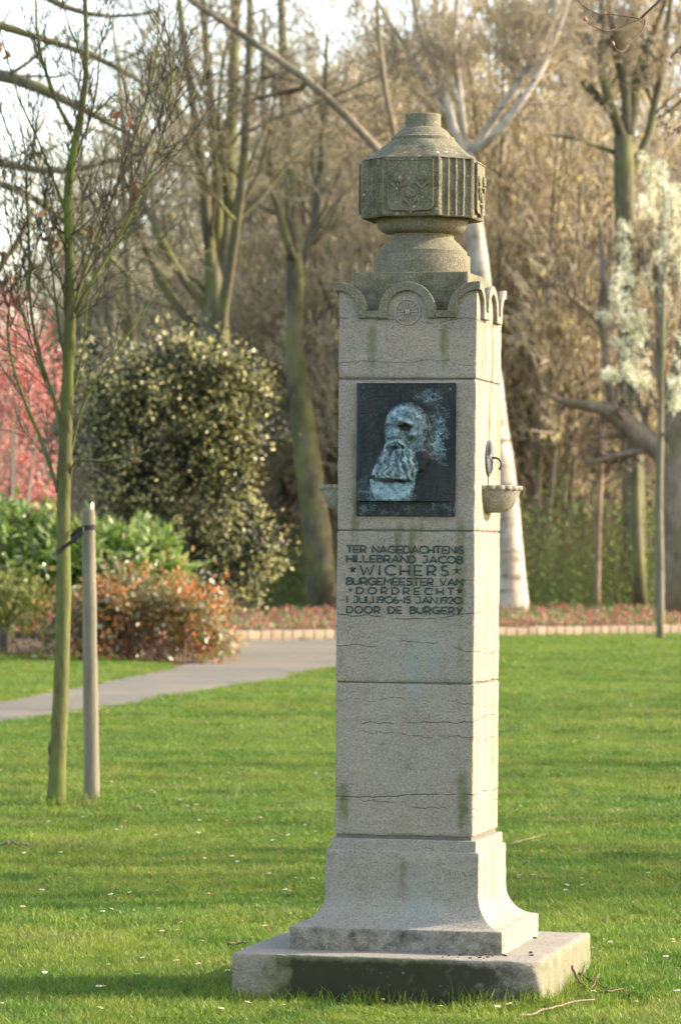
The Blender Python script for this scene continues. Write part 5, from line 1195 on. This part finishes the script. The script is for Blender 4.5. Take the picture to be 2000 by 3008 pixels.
# ------------------------------------------------------------------ grass
gg = np.random.default_rng(5)
t = NT('grass_blades'); p = t.pos((1, 1, 0)); lv = t.attr('lv')
big = t.noise(p, .55, 4, .6); mid = t.noise(p, 3.2, 4, .6)
ca = t.mix(lv, (.066, .155, .014), (.13, .235, .028))
cb = t.mix(lv, (.155, .22, .021), (.245, .29, .046))
cl = t.mix(t.ramp(t.math('ADD', t.math('MULTIPLY', big, .5), t.math('MULTIPLY', mid, .5)), .44, .58), ca, cb)
pat_ = t.noise(p, 1.4, 5, .65); cl = t.mix(t.ramp(pat_, .54, .70, 0, .55), cl, (.26, .25, .085)); cl = t.mix(t.ramp(pat_, .44, .32, 0, .6), cl, (.045, .105, .012))  # dry patches, with the lawn's sun and shade bands put into blade colour
cl = t.mix(t.ramp(t.attr('lw'), .93, .96), cl, (.26, .21, .10))
rd = t.rnd(); hs = t.n('HueSaturation', {'Value': t.ramp(rd, 0, 1, .8, 1.2), 'Color': cl}).outputs[0]
MAT_GRASS = t.fin(hs, .5, None, .3, 0, hs, .42)
def tuft(seed, nb, rad, h0, h1, wd):
    g = np.random.default_rng(seed); V_, F_, A1, A2 = [], [], [], []
    for k in range(nb):
        a, r = g.uniform(0, 6.28), rad*math.sqrt(g.random()); b = V(r*math.cos(a), r*math.sin(a), -.004); h = g.uniform(h0, h1); d = g.uniform(0, 6.28); ln = h*g.uniform(.15, .95); f = g.uniform(0, 3.14)
        wv = V(math.cos(f), math.sin(f), 0)*wd*g.uniform(.7, 1.3)/2; dv = V(math.cos(d), math.sin(d), 0)
        m = b+dv*ln*.35+V(0, 0, h*.62); tp_ = b+dv*ln+V(0, 0, h*g.uniform(.8, 1.0)); n0 = len(V_)
        V_ += [b-wv, b+wv, m+wv*.8, m-wv*.8, tp_]; F_.append((n0, n0+1, n0+2, n0+3)); A1.append((n0+3, n0+2, n0+4)); A2 += [(g.random(), g.random())]*5
    A2 = np.array(A2); me = make_mesh('grass_tuft', np.array(V_), [np.array(F_), np.array(A1)], {'lv': A2[:, 0], 'lw': A2[:, 1]}); me.materials.append(MAT_GRASS)
    return bpy.data.objects.new('grass_tuft', me)       # never linked: only a source for the lawn's instances
tufts = [tuft(k, 42, .06, .016, .046, .0042) for k in range(6)]
pts, scl = [], []
def lay(D0_, D1_, dens, s0_, sz, marg):
    m = int(dens*(D1_-D0_)*((D0_+D1_)/2*2000/FPX+2*marg)); Dd = D0_+(D1_-D0_)*gg.random(m); u = (gg.random(m)*2-1)*(Dd*1000/FPX+marg)
    c = CAM[:2]+Dd[:, None]*(_F[:2]/np.linalg.norm(_F[:2]))+u[:, None]*fx[:2]
    P = np.c_[c, np.zeros(m)]
    pts.append(P); scl.append(np.c_[np.full(m, s0_)*gg.uniform(.8, 1.25, m), np.full(m, sz)*gg.uniform(.65, 1.3, m)])
lay(11.2, 15.5, 560, 1.0, 1.0, 1.0); lay(15.5, 22, 330, 1.15, 1.0, 1.2); lay(22, 34, 150, 1.6, 1.05, 1.5); lay(34, 50, 62, 2.3, 1.15, 1.5); lay(50, 80, 26, 3.4, 1.3, 2.5)
P = np.concatenate(pts); Sc = np.concatenate(scl)
onlawn = inpoly(P, np.array(lawnp)) & ~inpoly(P, PATH_POLY) & ~inpoly(P, SHRUB_POLY) & ~((np.abs(P[:, 0]) < .515) & (np.abs(P[:, 1]) < .515))
# patches: longer where the mower cannot reach (slab, stake, stem)
Sc[:, 1] *= .7+.75*fbm(P*2.1, 3, 4)
def near_boost(x, y, r, amt): return amt*np.exp(-(np.maximum(np.hypot(P[:, 0]-x, P[:, 1]-y)-r, 0)/.05)**2)
dslab = np.maximum(np.abs(P[:, 0]), np.abs(P[:, 1]))-.527; Sc[:, 1] *= 1+.9*np.exp(-(np.maximum(dslab, 0)/.09)**2)*(fbm(P*5, 2, 9) > .38)
Sc[:, 1] *= 1+near_boost(s0[0], s0[1], .05, 1.0)+near_boost(b0[0], b0[1], .06, .9)
soil = (np.hypot(P[:, 0]-.72, P[:, 1]+.20) < .20+.08*fbm(P*6, 2, 1)) & (gg.random(len(P)) < .6)
ok = onlawn & ~soil; P, Sc = P[ok], Sc[ok]
me = bpy.data.meshes.new('lawn_grass'); me.vertices.add(len(P)); me.vertices.foreach_set('co', P.astype(np.float32).ravel())
a = me.attributes.new('gs', 'FLOAT_VECTOR', 'POINT'); a.data.foreach_set('vector', np.c_[Sc[:, 0], Sc[:, 0], Sc[:, 1]].astype(np.float32).ravel())
go_ = obj('lawn_grass', me); tag(go_, 'short green lawn grass around the monument', 'grass', kind='stuff'); me.materials.append(MAT_GRASS)
ng = bpy.data.node_groups.new('grass_scatter', 'GeometryNodeTree'); ng.interface.new_socket('Geometry', in_out='INPUT', socket_type='NodeSocketGeometry'); ng.interface.new_socket('Geometry', in_out='OUTPUT', socket_type='NodeSocketGeometry')
N_ = ng.nodes; gi = N_.new('NodeGroupInput'); gout = N_.new('NodeGroupOutput'); iop = N_.new('GeometryNodeInstanceOnPoints'); jn = N_.new('GeometryNodeJoinGeometry')
for tf_ in tufts:
    oi = N_.new('GeometryNodeObjectInfo'); oi.inputs['Object'].default_value = tf_; oi.inputs['As Instance'].default_value = True; ng.links.new(oi.outputs['Geometry'], jn.inputs[0])
ri = N_.new('FunctionNodeRandomValue'); ri.data_type = 'INT'; ri.inputs[4].default_value = 0; ri.inputs[5].default_value = len(tufts)-1
rr_ = N_.new('FunctionNodeRandomValue'); rr_.data_type = 'FLOAT_VECTOR'; rr_.inputs[0].default_value = (-.12, -.12, 0); rr_.inputs[1].default_value = (.12, .12, 6.28)
na = N_.new('GeometryNodeInputNamedAttribute'); na.data_type = 'FLOAT_VECTOR'; na.inputs[0].default_value = 'gs'
ng.links.new(gi.outputs[0], iop.inputs['Points']); ng.links.new(jn.outputs[0], iop.inputs['Instance']); iop.inputs['Pick Instance'].default_value = True
ng.links.new(ri.outputs[2], iop.inputs['Instance Index']); ng.links.new(rr_.outputs[0], iop.inputs['Rotation']); ng.links.new(na.outputs[0], iop.inputs['Scale']); ng.links.new(iop.outputs[0], gout.inputs[0])
md = go_.modifiers.new('scatter', 'NODES'); md.node_group = ng

# ------------------------------------------------------------------ daisies, fallen leaves, twigs
gd = np.random.default_rng(23)
MAT_PETAL = mat_plain('daisy_petal', (.78, .78, .76), (.70, .68, .68), .6, 90); MAT_EYE = mat_plain('daisy_centre', (.62, .42, .04), (.5, .32, .03), .7, 120); MAT_STEM = mat_plain('daisy_stem', (.10, .16, .04), None, .6)
def daisy(seed):
    g = np.random.default_rng(seed); o = thing('daisy', 'small white daisy in the lawn', 'daisy', (0, 0, 0), 'daisies scattered in the lawn')
    tilt = g.normal(size=2)*.12; h = .042; parts = []
    for k in range(13):
        a = k*2*math.pi/13; v = np.array([(.002, -.0008, 0), (.007, -.0019, .0012), (.0112, 0, .0006), (.007, .0019, .0012)]); parts.append((rotz(v, a)+V(tilt[0]*.02, tilt[1]*.02, h), [np.array([[0, 1, 2, 3]])]))
    obj('petals', make_mesh('petals', *merge(parts)), MAT_PETAL, o)
    v, f = lathe([(.0042, 0), (.0038, .0022), (.0018, .0034), (.0004, .0037)], 9); obj('centre', make_mesh('centre', v+V(tilt[0]*.02, tilt[1]*.02, h), f, smooth=True), MAT_EYE, o)
    st = np.array([(0, 0, 0), (tilt[0]*.01, tilt[1]*.01, h*.5), (tilt[0]*.02, tilt[1]*.02, h+.0005)]); obj('stalk', tube_mesh('stalk', [(st[None], np.full((1, 3), .0009), 5)]), MAT_STEM, o)
    return o
dz_ = [daisy(k) for k in range(4)]; k = 0; first = [True]*4
cand = [(gd.uniform(-60, 2060), 2000+1000*gd.random()**.8) for _ in range(330)]
cc = [(gd.uniform(0, 2000), gd.uniform(2150, 2980)) for _ in range(18)]
cand += [(c[0]+gd.normal()*60, c[1]+gd.normal()*22) for c in cc for _ in range(5)]
ex_ = [(1620, 2240), (1808, 2440), (1815, 2446), (1652, 2428), (1660, 2636), (1955, 2430), (680, 2540), (860, 2475), (840, 2645), (848, 2646), (788, 2593), (910, 2612), (920, 2625), (345, 2455), (360, 2450), (250, 2420), (310, 2935), (1290, 2992)]
cand = ex_+cand
for px, py in cand:
    if k >= 215: break
    p = ground(px, py)
    q = p[None, :2]
    if py < 1890 or not inpoly(q, np.array(lawnp))[0] or inpoly(q, PATH_POLY)[0] or inpoly(q, SHRUB_POLY)[0] or (abs(p[0]) < .6 and abs(p[1]) < .6): continue
    if fbm(np.array([p])*1.1, 2, 6)[0] < .42 and (px, py) not in ex_: continue
    i = k % 4; sc = gd.uniform(.85, 1.2)
    if first[i]: o = dz_[i]; o.location = p; o.rotation_euler = (0, 0, gd.uniform(0, 6)); o.scale = (sc,)*3; first[i] = False
    else: o = dup(dz_[i], p, gd.uniform(0, 6), None, None, sc)
    o.rotation_euler = (gd.normal()*.15, gd.normal()*.15, gd.uniform(0, 6)); k += 1
BROWNL = mat_plain('fallen_leaf', (.26, .12, .045), (.17, .085, .04), .8, 40)
lfv = LEAF_V*np.array([1, 1.3, 1.5])+np.array([-.5, 0, 0]); lfm = make_mesh('fallen_leaf', lfv*.045, LEAF_F, smooth=True)
lsp = [(1618, 2484), (875, 2604), (955, 2608), (1590, 2502), (800, 2732), (900, 2440), (840, 2430), (335, 2450), (1330, 2570), (1660, 2570), (60, 2420), (1620, 2690)]+[(gd.uniform(0, 2000), gd.uniform(2150, 2990)) for _ in range(42)]
for px, py in lsp:
    p = ground(px, py, .022)
    if (abs(p[0]) < .58 and abs(p[1]) < .58) or inpoly(p[None, :2], PATH_POLY)[0]: continue
    o = obj('fallen_leaf', lfm, BROWNL); o.location = p; o.rotation_euler = (gd.normal()*.35, gd.normal()*.35, gd.uniform(0, 6)); o.scale = (gd.uniform(.5, 1.1),)*3
    tag(o, 'dry brown fallen leaf lying in the grass', 'leaf', 'fallen leaves in the lawn')
TW = mat_plain('fallen_twig', (.17, .095, .06), (.11, .07, .05), .75, 30); TWP = mat_plain('fallen_twig_pale', (.24, .19, .13), (.17, .13, .09), .8, 30)
def fallen(pts, zs, r, label, m=TW):
    P = np.array([ground(x, y, z) for (x, y), z in zip(pts, zs)]); b = P[0].copy(); P = resample(np.c_[P, np.linspace(r, r*.5, len(P))], 14)
    P[:, :3] += gd.normal(size=(14, 3))*r*.5
    o = obj('fallen_twig', tube_mesh('fallen_twig', [(P[None, :, :3]-b, P[None, :, 3], 6)]), m, None, b); tag(o, label, 'twig', 'fallen twigs in the lawn')
fallen([(1515, 2985), (1570, 2975), (1640, 2955), (1745, 2935)], [.03, .035, .04, .05], .005, 'long thin twig lying along the front corner of the slab', TWP)
fallen([(1680, 2838), (1695, 2880), (1732, 2905)], [.11, .06, .03], .005, 'reddish twig leaning against the right side of the slab')
fallen([(1700, 2858), (1740, 2880), (1800, 2910)], [.06, .045, .03], .005, 'reddish twig crossing the bare soil right of the slab')
fallen([(1758, 2862), (1735, 2905), (1725, 2915)], [.08, .035, .03], .004, 'short forked twig on the bare soil right of the slab')
fallen([(1740, 2910), (1775, 2915), (1830, 2905)], [.03, .035, .04], .005, 'thick brown twig flat on the bare soil right of the slab')
fallen([(1742, 2840), (1768, 2815)], [.03, .08], .004, 'short pale twig stuck in the grass behind the slab corner', TWP)
fallen([(0, 2480), (45, 2476), (95, 2484)], [.04, .05, .04], .008, 'pale straw-coloured stick lying in the grass left of the young tree', TWP)
fallen([(668, 2775), (700, 2770), (735, 2768)], [.03, .035, .04], .005, 'dark twig lying just behind the left corner of the slab')
fallen([(812, 2448), (840, 2458)], [.04, .035], .004, 'small pale twig in the grass left of the pillar foot', TWP)
fallen([(1535, 2540), (1552, 2530)], [.04, .06], .004, 'small dark twig in the grass right of the pillar foot')
fallen([(1490, 2480), (1560, 2462), (1600, 2450)], [.04, .05, .04], .003, 'thin grass-coloured twig right of the pillar foot', TWP)
# crumbs of soil on the slab
cr_ = []
for px, py in [(1345, 2812), (1352, 2806), (1400, 2810), (1408, 2814), (1412, 2808), (1420, 2816), (1432, 2812), (1446, 2809), (1478, 2806), (1484, 2808), (1558, 2799), (1562, 2807), (1557, 2807), (1300, 2812), (1318, 2808), (1570, 2756), (1380, 2815), (1390, 2806)]:
    p = ground(px, py, .173); r = gd.uniform(.003, .007); v, f = rbox(p, (r, r*.8, r*.7), r*.4, r, 1.5, len(cr_)); cr_.append((v, f))
o = obj('soil_crumbs', make_mesh('soil_crumbs', *merge(cr_), smooth=True), MAT_SOIL); tag(o, 'dark crumbs of soil lying on the slab below the pillar foot', 'soil', kind='stuff')
